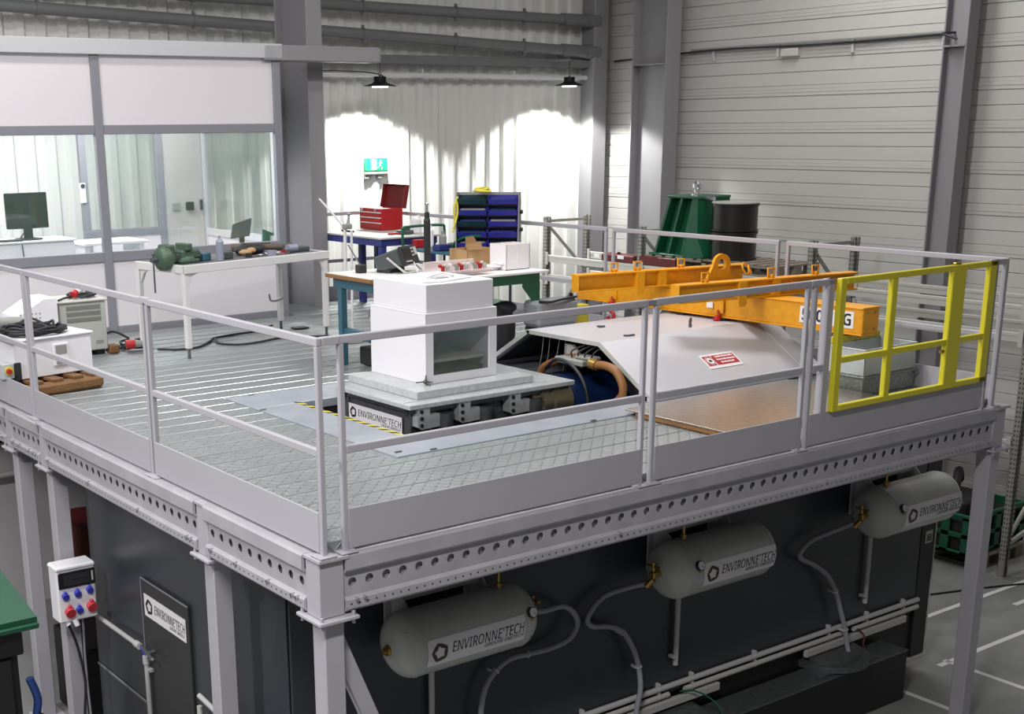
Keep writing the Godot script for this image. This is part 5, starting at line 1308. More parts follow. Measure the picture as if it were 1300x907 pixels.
func coil(m: MB, c: Vector3, big: float, r: float, turns: int, seed_: int, flat := 0.35) -> void:      # a loose coil of cable
	var rng := RandomNumberGenerator.new()
	rng.seed = seed_
	var pts := []
	for k in turns * 10:
		var a := TAU * k / 10.0
		var w := big * rng.randf_range(0.78, 1.06)
		pts.append(c + V(cos(a) * w, r + rng.randf_range(0.0, big * flat) * (0.4 + 0.6 * k / (turns * 10.0)), sin(a) * w * 0.75))
	m.tube(pts, r, 7)


func left_corner() -> void:
	var sk := thing("skid", "rough brown wooden skid under the white cabinet by the left guardrail", "pallet", V(0.42, 0.06, -4.72), "", true, 0.18)
	part("board", mb().span(V(-0.38, 0.0, 0.0), V(0.36, 0.10, 0.11), 0.025), "skid_wood", sk)
	part("board", mb().span(V(-0.38, 0.0, -0.42), V(0.36, 0.10, -0.30), 0.02), "skid_wood", sk)
	for x in [-0.28, -0.10, 0.08, 0.24]: part("cleat", mb().span(V(x, 0.10, -0.42), V(x + 0.10, 0.125, 0.09), 0.004), "skid_wood", sk)
	var wc := thing("electrical_cabinet", "white electrical cabinet with coiled black cable on top beside the left guardrail", "cabinet", V(0.42, 0.19, -4.82), "", true, 0.18)
	part("body", mb().span(V(-0.36, 0.0, -0.42), V(0.34, 0.295, 0.05), 0.006), "white_paint", wc)
	part("lid", mb().span(V(-0.375, 0.295, -0.435), V(0.355, 0.315, 0.065), 0.006), "white_paint", wc)
	var sw := part("switch_panel", mb().span(V(-0.02, 0.07, 0.05), V(0.12, 0.25, 0.065), 0.006), "white_paint", wc)
	part("display", mb().span(V(0.0, 0.165, 0.065), V(0.10, 0.235, 0.07), 0.002).span(V(0.0, 0.085, 0.065), V(0.06, 0.11, 0.07), 0.002), "louvre_grey", sw)
	var eb := part("stop_box", mb().span(V(-0.46, 0.02, -0.06), V(-0.36, 0.14, 0.05), 0.006), "bin_grey", wc)
	part("yellow_plate", mb().cyl(V(-0.41, 0.085, 0.05), V(-0.41, 0.085, 0.058), 0.035, -1.0, 18), "hazard_yellow", eb)
	part("stop_button", mb().cyl(V(-0.42, 0.085, 0.058), V(-0.42, 0.085, 0.09), 0.020, -1.0, 16), "hook_red", eb)
	part("dark_cover", mb().span(V(-0.36, 0.0, -0.04), V(-0.31, 0.14, 0.066), 0.004), "soft_black", eb)
	var cm := mb()
	coil(cm, V(0.33, 0.505, -4.95), 0.26, 0.011, 7, 11, 0.30)
	coil(cm, V(0.30, 0.505, -4.98), 0.22, 0.011, 4, 12, 0.45)
	tagged("cable_coil", cm, "cable", "big loose coil of black cable on top of the white electrical cabinet", "cable coil", V(0.33, 0.505, -4.95))
	var gc := thing("ventilated_cabinet", "grey cabinet with three dark louvre slots standing before the cabin", "cabinet", V(1.22, 0.08, -6.4))
	part("body", mb().span(V(1.02, 0.11, -6.65), V(1.455, 0.56, -6.2), 0.008), "cabinet_grey", gc)
	part("top", mb().span(V(1.0, 0.56, -6.67), V(1.475, 0.58, -6.18), 0.006), "cabinet_grey", gc)
	for k in 3:
		var lv := mb()
		for j in 4: lv.span(V(1.08, 0.385 + 0.055 * k + 0.009 * j, -6.202), V(1.40, 0.389 + 0.055 * k + 0.009 * j, -6.192))
		lv.span(V(1.075, 0.382 + 0.055 * k, -6.2), V(1.405, 0.424 + 0.055 * k, -6.196))
		part("louvre", lv, "louvre_grey", gc)
	part("label_plate", mb().span(V(1.34, 0.17, -6.2), V(1.41, 0.20, -6.196)), "louvre_grey", gc)
	part("foot", mb().span(V(1.04, 0.061, -6.62), V(1.12, 0.11, -6.25)), "soft_black", gc)
	part("foot", mb().span(V(1.36, 0.061, -6.62), V(1.44, 0.11, -6.25)), "soft_black", gc)
	tagged("wood_block", mb().span(V(1.46, 0.061, -6.30), V(1.56, 0.14, -6.18), 0.012), "skid_wood", "small wooden block on the deck at the grey cabinet's foot", "wood block", V(1.5, 0.06, -6.25))
	var wb := thing("white_housing", "white housing with slanting dotted side left of the louvred grey cabinet", "housing", V(0.85, 0.06, -6.4))
	part("body", mb().prism([Vector2(0, 0), Vector2(0.42, 0), Vector2(0.42, 0.56), Vector2(0.30, 0.56), Vector2(0.05, 0.42), Vector2(0, 0.30)], V(0.56, 0.061, -6.15), V(1, 0, 0), V(0, 1, 0), V(0, 0, -0.42)), "white_paint", wb)
	var dots := mb()
	for r in 6:
		for k in 6: dots.cyl(V(0.64 + 0.035 * k, 0.30 + 0.04 * r, -6.151), V(0.64 + 0.035 * k, 0.30 + 0.04 * r, -6.147), 0.008, -1.0, 6)
	part("vent_holes", dots, "louvre_grey", wb, "", "stuff")
	var c2 := mb()
	coil(c2, V(1.30, 0.583, -6.38), 0.13, 0.010, 5, 21, 0.35)
	c2.tube([V(1.25, 0.60, -6.36), V(1.12, 0.60, -6.30), V(1.02, 0.59, -6.22)], 0.010, 6)
	var cc := thing("cable_coil", "coiled black cable with red plug on top of the grey louvred cabinet", "cable coil", V(1.30, 0.58, -6.38))
	part("cable", c2, "cable", cc)
	part("plug", mb().cyl(V(1.19, 0.62, -6.30), V(1.23, 0.64, -6.32), 0.035, -1.0, 14), "hook_red", cc)
	part("plug_body", mb().cyl(V(1.23, 0.64, -6.32), V(1.28, 0.66, -6.34), 0.03, -1.0, 14), "white_paint", cc)
	var c3 := mb()
	coil(c3, V(1.78, 0.062, -6.32), 0.15, 0.012, 5, 31, 0.5)
	c3.tube([V(1.75, 0.15, -6.4), V(1.62, 0.22, -6.5), V(1.50, 0.12, -6.6)], 0.012, 6)
	var cd := thing("cable_coil", "coiled black cable with red industrial plug lying on the deck beside the white bench's leg", "cable coil", V(1.78, 0.06, -6.32))
	part("cable", c3, "cable", cd)
	part("plug", mb().cyl(V(1.62, 0.13, -6.18), V(1.70, 0.135, -6.16), 0.045, -1.0, 16), "hook_red", cd)
	part("plug_body", mb().cyl(V(1.70, 0.135, -6.16), V(1.84, 0.13, -6.12), 0.038, 0.02, 16), "louvre_grey", cd)
	tagged("cable", mb().tube([V(1.90, 0.072, -6.1), V(2.05, 0.072, -5.95), V(2.25, 0.072, -5.95), V(2.50, 0.072, -6.2), V(2.62, 0.072, -6.35), V(2.9, 0.072, -6.45), V(3.2, 0.072, -6.5), V(3.5, 0.072, -6.75)], 0.012, 6), "cable", "black cable snaking over the deck under the white bench", "cable", V(2.4, 0.06, -6.2))
	tagged("cable", mb().tube([V(2.62, 0.072, -6.32), V(2.52, 0.072, -6.05), V(2.62, 0.072, -5.85), V(2.85, 0.072, -5.85), V(3.15, 0.072, -5.95), V(3.4, 0.072, -5.85), V(3.7, 0.072, -5.6), V(3.85, 0.072, -5.2)], 0.012, 6), "cable", "black cable looping from the white bench to the teal framed bench", "cable", V(3.1, 0.06, -5.9))
	tagged("floor_plate", mb().span(V(3.58, 0.061, -6.50), V(3.74, 0.075, -6.38), 0.003), "soft_black", "small black plate on the deck beside the white bench's rear right foot", "plate", V(3.66, 0.06, -6.45))
	tagged("hose_bundle", mb().cyl(V(0.10, 0.52, -5.75), V(0.50, 0.50, -5.70), 0.05, -1.0, 14), "louvre_grey", "thick grey duct end behind the coil on the white cabinet", "duct", V(0.3, 0.47, -5.7))


func tank(label: String, xc: float, valve_right: bool) -> void:
	var yc := -0.892; var zc := -0.62; var r := 0.205
	var t := thing("air_tank", label, "air tank", V(xc, yc - r, zc), "pale grey air tanks hung under the platform's front beam")
	var prof := []
	for k in 9:
		var a := PI / 2 * k / 8
		prof.append(Vector2(r * sin(a), 0.13 * (1.0 - cos(a))))
	var l := 1.06
	for k in 9:
		var a := PI / 2 * (8 - k) / 8
		prof.append(Vector2(r * sin(a), l - 0.13 * (1.0 - cos(a))))
	part("shell", mb().smooth_lathe(V(xc - l / 2, yc, zc), V(1, 0, 0), prof, 40), "tank_grey", t)
	part("weld_seam", mb().ring(V(xc - l / 2 + 0.13, yc, zc), V(1, 0, 0), r, 0.003, 36, 6).ring(V(xc + l / 2 - 0.13, yc, zc), V(1, 0, 0), r, 0.003, 36, 6), "tank_grey", t)
	for s in [-0.33, 0.28]:
		part("bracket", mb().prism([Vector2(0, 0.10), Vector2(0.10, 0.10), Vector2(0.22, -0.02), Vector2(0.22, -0.09), Vector2(0.16, -0.05), Vector2(0.0, -0.24)], V(xc + s, yc + 0.16, -0.885), V(0, 0, 1), V(0, 1, 0), V(0.012, 0, 0)).span(V(xc + s - 0.05, yc - 0.08, -0.889), V(xc + s + 0.06, yc + 0.27, -0.875), 0.002), "conduit", t)
	part("bracket_bar", mb().span(V(xc - 0.32, yc + 0.20, -0.80), V(xc + 0.28, yc + 0.235, -0.785), 0.003), "conduit", t)
	var v := 1.0 if valve_right else -1.0
	part("top_nipple", mb().cyl(V(xc + 0.30 * v, yc + r - 0.01, zc), V(xc + 0.30 * v, yc + r + 0.03, zc), 0.022, -1.0, 12).cyl(V(xc + 0.30 * v, yc + r + 0.03, zc), V(xc + 0.30 * v, yc + r + 0.10, zc), 0.010, -1.0, 10), "brass", t)
	part("end_plug", mb().cyl(V(xc - v * l / 2 + 0.006 * v, yc - 0.01, zc), V(xc - v * (l / 2 + 0.018), yc - 0.01, zc), 0.035, 0.030, 16).cyl(V(xc - v * (l / 2 + 0.018), yc - 0.01, zc), V(xc - v * (l / 2 + 0.035), yc - 0.01, zc), 0.018, -1.0, 12), "brass", t)
	var e := xc + v * l / 2
	part("valve", mb().cyl(V(e - 0.01 * v, yc, zc), V(e + 0.05 * v, yc, zc), 0.028, -1.0, 12).box(V(e + 0.05 * v, yc, zc), V(0.04, 0.05, 0.05), 0.006).cyl(V(e + 0.05 * v, yc - 0.02, zc), V(e + 0.05 * v, yc + 0.09, zc), 0.012, -1.0, 10).cyl(V(e + 0.05 * v, yc + 0.06, zc + 0.06), V(e + 0.05 * v, yc + 0.06, zc - 0.06), 0.010, -1.0, 8).cyl(V(e + 0.05 * v, yc - 0.03, zc), V(e + 0.07 * v, yc - 0.09, zc - 0.04), 0.020, -1.0, 12), "brass", t)
	# the wrap-round label, its lettering on the curve
	var x0 := xc - 0.385 if valve_right else xc - 0.30
	var w := 0.735
	var a0 := deg_to_rad(-27.0)
	var on := func(x: float, s: float, k: float):
		var a: float = a0 + s / r
		return V(x0 + x, yc + sin(a) * (r + k), zc + cos(a) * (r + k))
	var lm := mb()
	var hh := 0.172
	for i in 12:
		var s0 := hh * i / 12.0; var s1 := hh * (i + 1) / 12.0
		var n0: Vector3 = (on.call(0, s0, 1.0) - on.call(0, s0, 0.0)).normalized(); var n1: Vector3 = (on.call(0, s1, 1.0) - on.call(0, s1, 0.0)).normalized()
		lm.tri(on.call(0, s0, 0.002), on.call(w, s0, 0.002), on.call(w, s1, 0.002), n0, n0, n1)
		lm.tri(on.call(0, s0, 0.002), on.call(w, s1, 0.002), on.call(0, s1, 0.002), n0, n1, n1)
	var lb := part("label_wrap", lm, "sticker", t, "white wrap lettered with the firm's name")
	part("lettering", mb().letters("ENVIRONNE'TECH", 0.062, func(x: float, y: float, l2: float): return on.call(0.175 + x, 0.066 + y, 0.003 + l2), 0.545, false, 0.001, 0.15), "ink", lb)
	part("lettering", mb().letters("GROUPE EMITECH", 0.024, func(x: float, y: float, l2: float): return on.call(0.42 + x, 0.034 + y, 0.003 + l2), 0.30, false, 0.001, 0.2), "instrument", lb)
	var em := mb()
	logo(em, func(x: float, y: float, l2: float): return on.call(0.085 + x, 0.084 + y, 0.003 + l2), 0.062)
	part("emblem", em, "logo_brown", lb)
	# the gauge
	var gx := xc + 0.405
	var ga := 0.36 if valve_right else 0.34
	var gn := V(0, sin(ga), cos(ga))
	var g := V(gx if valve_right else x0 - 0.045, yc, zc) + gn * r
	part("gauge", mb().cyl(g - gn * 0.012, g + gn * 0.025, 0.034, -1.0, 24), "soft_black", t)
	part("gauge_face", mb().cyl(g + gn * 0.0252, g + gn * 0.0262, 0.029, -1.0, 24), "white_card", t)
	part("gauge_hand", mb().bar(g + gn * 0.027, g + gn * 0.027 + V(0.012, -0.016, 0.01), 0.004, 0.002), "ink", t)
	part("small_plug", mb().cyl(V(g.x, yc + 0.035, zc + r - 0.01), V(g.x, yc + 0.035, zc + r + 0.008), 0.012, -1.0, 10), "brass", t)
	part("sensor_lead", mb().tube([V(g.x - 0.01, yc - 0.10, zc + 0.175), V(g.x + 0.05 * v, yc - 0.085, zc + 0.17), V(g.x + 0.10 * v, yc - 0.03, zc + 0.10), V(e, yc - 0.02, zc + 0.03)], 0.004, 6), "cable", t)
	if valve_right:
		part("type_plate", mb().prism([Vector2(0, 0), Vector2(0.07, 0), Vector2(0.07, 0.08), Vector2(0, 0.08)], V(xc - l / 2 + 0.055, yc + 0.05, zc + 0.135), V(0.62, 0.0, 0.45).normalized(), V(-0.25, 0.86, -0.44).normalized(), V(-0.004, 0.003, 0.006)), "bin_grey", t)


func below() -> void:
	var fl := -H
	var ch := thing("test_chamber", "large dark grey insulated chamber block on castors standing under the platform", "chamber", V(3.5, fl, -2.6))
	part("front_panel", mb().span(V(0.30, -2.0, -0.92), V(6.50, -0.33, -0.90), 0.004), "chamber_panel", ch)
	part("body", mb().span(V(0.31, -2.50, -1.60), V(6.70, -0.33, -0.921), 0.006).span(V(0.31, -2.50, -4.0), V(1.6, -0.33, -1.60), 0.006), "chamber_frame", ch)
	part("end_frame", mb().span(V(6.505, -2.48, -0.93), V(6.70, -0.36, -0.895), 0.004), "chamber_frame", ch)
	part("end_trim", mb().span(V(6.70, -2.45, -0.93), V(6.715, -0.36, -0.89), 0.002).span(V(5.9, -2.53, -0.93), V(6.70, -2.49, -0.89), 0.004), "conduit", ch)
	part("notice", mb().span(V(6.56, -1.44, -0.895), V(6.66, -1.33, -0.890), 0.002), "cabinet_grey", ch)
	part("notice_picture", mb().span(V(6.575, -1.425, -0.89), V(6.645, -1.36, -0.889)), "instrument", ch)
	for z in [-1.98, -0.90]: pass
	part("side_panel", mb().span(V(0.285, -1.98, -3.98), V(0.30, -0.33, -0.92), 0.004), "chamber_panel", ch)
	part("side_panel", mb().span(V(0.285, -2.55, -3.98), V(0.30, -2.0, -0.92), 0.004), "chamber_panel", ch)
	part("side_seam", mb().span(V(0.275, -2.0, -3.98), V(0.285, -1.985, -0.92)), "frame_grey", ch)
	for q in [[6.42, -0.98], [6.42, -1.5], [0.5, -1.1], [0.5, -3.8], [1.4, -3.8]]:
		part("castor", mb().cyl(V(q[0] - 0.02, fl + 0.062, q[1]), V(q[0] + 0.02, fl + 0.062, q[1]), 0.06, -1.0, 18).span(V(q[0] - 0.035, fl + 0.06, q[1] - 0.03), V(q[0] + 0.035, fl + 0.155, q[1] + 0.03), 0.006), "black_rubber", ch)
	part("conduit", mb().tube([V(1.5, -1.93, -0.87), V(6.50, -1.93, -0.87)], 0.022, 10, false), "conduit", ch)
	part("conduit", mb().tube([V(1.5, -1.995, -0.87), V(3.45, -1.995, -0.87)], 0.022, 10, false).tube([V(3.62, -1.995, -0.87), V(5.48, -1.995, -0.87)], 0.022, 10, false).tube([V(5.62, -1.995, -0.87), V(6.50, -1.995, -0.87)], 0.022, 10, false), "conduit", ch)
	for q in [[2.9, 3.98], [5.0, 6.32]]: part("cable_tray", mb().span(V(q[0], -2.09, -0.88), V(q[1], -2.03, -0.84), 0.004), "conduit", ch)
	for x in [1.9, 2.6, 3.35, 3.7, 4.4, 5.3, 5.8, 6.3]: part("clip", mb().span(V(x - 0.012, -2.02, -0.9), V(x + 0.012, -1.885, -0.86), 0.003), "conduit", ch)
	# the signed door in the left side
	var dr := part("door", mb().span(V(0.262, -2.6, -2.965), V(0.285, -0.985, -2.205), 0.004), "door_panel", ch)
	part("door_edge", mb().span(V(0.258, -0.992, -2.965), V(0.264, -0.982, -2.205)).span(V(0.258, -2.6, -2.97), V(0.264, -0.985, -2.963)), "frame_grey", dr)
	sign_plate(ch, V(0.260, -1.255, -2.915), V(0, 0, 1), V(0, 1, 0), 0.67, 0.165)
	# conduits on the left side
	var cl := thing("conduit_run", "pale conduit from the socket box along the chamber's dark left side", "conduit", V(0.25, -2.0, -3.0))
	part("tube", mb().tube([V(0.235, -1.53, -3.80), V(0.235, -1.52, -3.03)], 0.018, 10, false), "conduit", cl)
	part("tube", mb().tube([V(0.235, -1.58, -2.90), V(0.235, -2.60, -2.90)], 0.018, 10, false), "conduit", cl)
	part("coupling", mb().cyl(V(0.235, -1.52, -3.07), V(0.235, -1.52, -3.0), 0.026, -1.0, 10).cyl(V(0.235, -1.56, -2.90), V(0.235, -1.62, -2.90), 0.026, -1.0, 10).span(V(0.235, -1.67, -2.89), V(0.262, -1.65, -2.84)), "conduit", cl)
	part("wire", mb().tube([V(0.235, -1.52, -3.0), V(0.23, -1.54, -2.93), V(0.235, -1.58, -2.90)], 0.005, 6), "socket_blue", cl)
	var hd := thing("handle", "small bright metal latch on the chamber's left side door", "latch", V(0.24, -1.5, -2.85))
	part("lever", mb().cyl(V(0.26, -1.50, -2.80), V(0.20, -1.50, -2.80), 0.016, -1.0, 10).bar(V(0.205, -1.47, -2.90), V(0.205, -1.52, -2.72), 0.022, 0.016, 0.004).ball(V(0.205, -1.52, -2.72), V(0.02, 0.02, 0.03), 10), "dark_steel", hd)
	var c2 := thing("conduit_run", "short pale conduit elbow low beside the second column", "conduit", V(0.25, -2.2, -1.9))
	part("tube", mb().tube([V(0.20, -1.52, -1.97), V(0.20, -1.55, -1.7)], 0.018, 10, false).tube([V(0.22, -1.62, -2.02), V(0.22, -2.6, -2.02)], 0.018, 10, false), "conduit", c2)
	part("bracket", mb().span(V(0.20, -1.70, -2.0), V(0.262, -1.68, -1.9)), "conduit", c2)
	tank("pale grey air tank with lettered wrap nearest the platform's corner column", 1.33, true)
	tank("pale grey air tank with lettered wrap, middle one under the front beam", 3.565, false)
	tank("pale grey air tank with lettered wrap nearest the right column", 5.83, false)
	var hoses := [
		["grey hose looping from the first air tank's valve down the dark panel", [V(1.93, -0.93, -0.66), V(2.10, -0.98, -0.72), V(2.311, -1.015, -0.78), V(2.425, -1.092, -0.80), V(2.463, -1.186, -0.80), V(2.388, -1.276, -0.80), V(2.234, -1.312, -0.82), V(2.042, -1.304, -0.82), V(1.894, -1.30, -0.82), V(1.775, -1.352, -0.82), V(1.697, -1.437, -0.82), V(1.659, -1.555, -0.82), V(1.646, -1.747, -0.82), V(1.64, -2.15, -0.8)]],
		["grey hose looping from the middle air tank's valve past the two conduits", [V(2.99, -0.96, -0.66), V(2.888, -1.013, -0.78), V(2.726, -1.046, -0.82), V(2.612, -1.118, -0.82), V(2.571, -1.194, -0.82), V(2.631, -1.249, -0.82), V(2.772, -1.282, -0.82), V(2.911, -1.356, -0.82), V(3.017, -1.507, -0.82), V(3.079, -1.661, -0.82), V(3.087, -1.828, -0.80), V(3.056, -2.004, -0.80), V(3.048, -2.17, -0.76)]],
		["grey hose from the right air tank down to the round flange", [V(5.24, -0.96, -0.68), V(5.10, -1.041, -0.80), V(4.913, -1.076, -0.82), V(4.797, -1.143, -0.82), V(4.813, -1.204, -0.82), V(4.964, -1.281, -0.82), V(5.142, -1.404, -0.82), V(5.271, -1.571, -0.82), V(5.365, -1.769, -0.82), V(5.415, -1.931, -0.80), V(5.414, -2.083, -0.76), V(5.40, -2.18, -0.70)]]]
	for h in hoses:
		var t := thing("hose", h[0], "hose", h[1][6], "grey hoses from the air tanks")
		part("tube", mb().tube(h[1], 0.020, 10), "hose_grey", t)
		for k in [7, 9]:
			var p: Vector3 = h[1][k]
			part("clip", mb().ring(p, h[1][k + 1] - h[1][k - 1], 0.022, 0.006, 14, 6).span(p + V(-0.03, -0.01, -0.05), p + V(-0.015, 0.01, 0.0), 0.002), "conduit", t)
	for q in [[1.29, -1.09, -2.1, "thin pale drain pipe under the first air tank"], [3.505, -1.09, -1.77, "thin pale drain pipe under the middle air tank"], [5.74, -1.09, -1.79, "thin pale drain pipe under the right air tank"]]:
		var t := thing("drain_pipe", q[3], "pipe", V(q[0], q[2], -0.86), "drain pipes under the air tanks")
		part("tube", mb().tube([V(q[0], q[1], -0.865), V(q[0], q[2], -0.865)], 0.020, 10, false), "conduit", t)
		part("clip", mb().span(V(q[0] - 0.045, q[2] + 0.06, -0.9), V(q[0] - 0.02, q[2] + 0.085, -0.84), 0.003), "conduit", t)
	# the low black plinth with the round flanges
	var pl := thing("plinth", "long low black plinth in front of the chamber under the tanks", "plinth", V(4.0, fl, -0.75))
	part("box", mb().span(V(1.2, fl, -0.89), V(6.04, -2.215, -0.62), 0.006), "black_box", pl)
	part("top_plate", mb().span(V(1.2, -2.215, -0.89), V(6.045, -2.2, -0.615), 0.004), "dark_steel", pl)
	part("plate", mb().span(V(4.95, -2.2, -0.86), V(5.70, -2.185, -0.66), 0.003), "dark_steel", pl)
	var fg := mb()
	part("flange", mb().lathe(V(5.33, -2.185, -0.885), V(0, 1, 0), [Vector2(0.33, 0.0), Vector2(0.33, 0.05), Vector2(0.27, 0.055), Vector2(0.27, 0.085), Vector2(0.0, 0.085)], 40), "dark_steel", pl)
	part("flange", mb().lathe(V(3.35, -2.2, -0.885), V(0, 1, 0), [Vector2(0.40, 0.0), Vector2(0.40, 0.05), Vector2(0.34, 0.055), Vector2(0.34, 0.085), Vector2(0.0, 0.085)], 40), "dark_steel", pl)
	tagged("wire", mb().tube([V(5.64, -1.99, -0.84), V(5.68, -2.05, -0.80), V(5.65, -2.12, -0.78), V(5.68, -2.19, -0.74)], 0.008, 6), "deep_red", "short dark red wire hanging over the plinth near the flange", "wire", V(5.66, -2.19, -0.78))
	tagged("wire", mb().tube([V(3.55, -1.99, -0.85), V(3.66, -2.0, -0.80), V(3.75, -2.06, -0.72), V(3.78, -2.14, -0.64), V(3.76, -2.3, -0.60), V(3.75, -2.6, -0.6)], 0.007, 6), "green", "thin green wire hanging in front of the black plinth", "wire", V(3.75, -2.6, -0.6))
	# the socket box on the third column
	var sb := thing("socket_box", "white wall box of blue and red industrial sockets fixed to a platform column", "socket box", V(0.03, -1.46, -3.70))
	var bx0 := -0.115; var bx1 := 0.185; var by0 := -1.47; var by1 := -1.035; var bz := -3.64
	part("case", mb().span(V(bx0, by0, -3.80), V(bx1, by1, bz), 0.012), "white_paint", sb)
	part("cap", mb().span(V(bx0 - 0.004, by1 - 0.03, -3.81), V(bx1 + 0.004, by1 + 0.008, bz + 0.012), 0.012), "white_paint", sb)
	var wn := part("window_cover", mb().span(V(bx0 + 0.012, by1 - 0.165, bz), V(bx1 - 0.004, by1 - 0.04, bz + 0.014), 0.006), "screen_black", sb)
	part("breaker_row", mb().span(V(bx0 + 0.05, by1 - 0.145, bz + 0.014), V(bx1 - 0.05, by1 - 0.06, bz + 0.016)).span(V(bx0 + 0.11, by1 - 0.098, bz + 0.016), V(bx1 - 0.05, by1 - 0.092, bz + 0.019)), "soft_black", wn)
	part("label_strip", mb().span(V(bx1 - 0.035, by1 - 0.135, bz + 0.014), V(bx1 - 0.022, by1 - 0.06, bz + 0.016)), "cabinet_grey", wn)
	for q in [[0.055, 0.22], [0.15, 0.215], [0.245, 0.205], [0.155, 0.345]]:
		var c := V(bx0 + q[0], by1 - q[1], bz)
		part("blue_socket", mb().cyl(c, c + V(0, -0.008, 0.03), 0.026, -1.0, 18).box(c + V(0, 0.022, 0.016), V(0.02, 0.03, 0.026), 0.005), "socket_blue", sb)
	for q in [[0.08, 0.345], [0.25, 0.335]]:
		var c := V(bx0 + q[0], by1 - q[1], bz)
		part("red_socket", mb().cyl(c, c + V(0, -0.012, 0.04), 0.038, -1.0, 18).box(c + V(0, 0.036, 0.02), V(0.026, 0.035, 0.03), 0.006), "socket_red", sb)
	part("cable_gland", mb().cyl(V(bx0 + 0.06, by0, -3.68), V(bx0 + 0.075, by0 - 0.03, -3.66), 0.022, -1.0, 12).cyl(V(bx0 + 0.11, by0 + 0.02, bz + 0.01), V(bx0 + 0.125, by0 - 0.03, bz + 0.02), 0.020, -1.0, 12), "white_paint", sb)
	tagged("cable", mb().tube([V(bx0 + 0.075, by0 - 0.04, -3.66), V(0.02, -1.7, -3.69), V(0.06, -2.0, -3.70), V(0.03, -2.3, -3.69), V(0.06, -2.6, -3.68)], 0.011, 8), "cable", "dark cable running down the column below the socket box", "cable", V(0.05, -2.64, -3.68))
	tagged("cable", mb().tube([V(0.09, -1.48, -3.72), V(0.09, -2.0, -3.74), V(0.10, -2.6, -3.72)], 0.009, 8), "hose_grey", "pale tube running down the column below the socket box", "cable", V(0.10, -2.64, -3.72))
	# dim things farther back on the left, under the platform
	tagged("drum", mb().lathe(V(0.75, fl, -5.2), V(0, 1, 0), [Vector2(0, 0), Vector2(0.30, 0), Vector2(0.30, 1.5), Vector2(0.0, 1.5)], 24), "deep_red", "dark red upright cylinder in the gloom behind the two left columns", "cylinder", V(0.75, fl, -5.2))
	tagged("box", mb().span(V(0.25, fl, -4.9), V(1.2, -1.95, -4.2), 0.01), "black", "black box on the floor behind the socket box's column", "box", V(0.6, fl, -4.5))
	var pw := thing("wall_pipes", "two black pipes along the pale wall below the cabin", "pipe", V(-0.6, -0.8, -7.36))
	part("pipe", mb().tube([V(-3, -0.83, -7.37), V(0.9, -0.80, -7.37)], 0.022, 8, false).tube([V(-3, -0.93, -7.37), V(0.9, -0.88, -7.37)], 0.03, 8, false), "soft_black", pw)
	part("pipe", mb().tube([V(-3, -1.28, -7.37), V(0.9, -1.24, -7.37)], 0.028, 8, false), "conduit", pw)
	# the green machine in the lower left corner
	var gm := thing("green_machine", "dark green sloping machine cover on a black base at the lower left", "machine", V(-1.3, fl, -2.6))
	part("cover", mb().prism([Vector2(-2.16, -0.80), Vector2(-2.16, -0.845), Vector2(-3.1, -0.66), Vector2(-3.1, -0.615)], V(-2.4, 0, 0), V(0, 0, 1), V(0, 1, 0), V(1.64, 0, 0)), "machine_green", gm)
	part("front_lip", mb().span(V(-2.4, -0.872, -2.18), V(-0.755, -0.835, -2.14), 0.008), "machine_green", gm)
	part("frame", mb().span(V(-2.35, -1.05, -3.05), V(-0.84, -0.87, -2.22), 0.01), "black", gm)
	for q in [[-0.92, -2.3], [-0.92, -3.0], [-2.3, -2.3]]: part("leg", mb().span(V(q[0], fl, q[1] - 0.06), V(q[0] + 0.06, -1.05, q[1]), 0.004), "black", gm)
	part("base", mb().span(V(-2.35, fl, -3.05), V(-0.90, -1.06, -2.26), 0.02), "black_rubber", gm)
	var bh := thing("hose", "blue hose with dark sleeve lying beside the green machine's base", "hose", V(-0.5, fl, -3.0))
	part("tube", mb().tube([V(-0.80, -1.25, -2.3), V(-0.76, -1.40, -2.3), V(-0.78, -1.55, -2.3), V(-0.74, -1.68, -2.3), V(-0.62, -1.80, -2.35), V(-0.48, -1.92, -2.45), V(-0.3, -2.2, -2.6), V(-0.2, -2.62, -2.7)], 0.026, 10), "hose_blue", bh)
	part("sleeve", mb().tube([V(-0.78, -1.50, -2.27), V(-0.66, -1.60, -2.24), V(-0.52, -1.68, -2.28), V(-0.40, -1.80, -2.4), V(-0.25, -2.2, -2.55)], 0.03, 8), "black_rubber", bh)


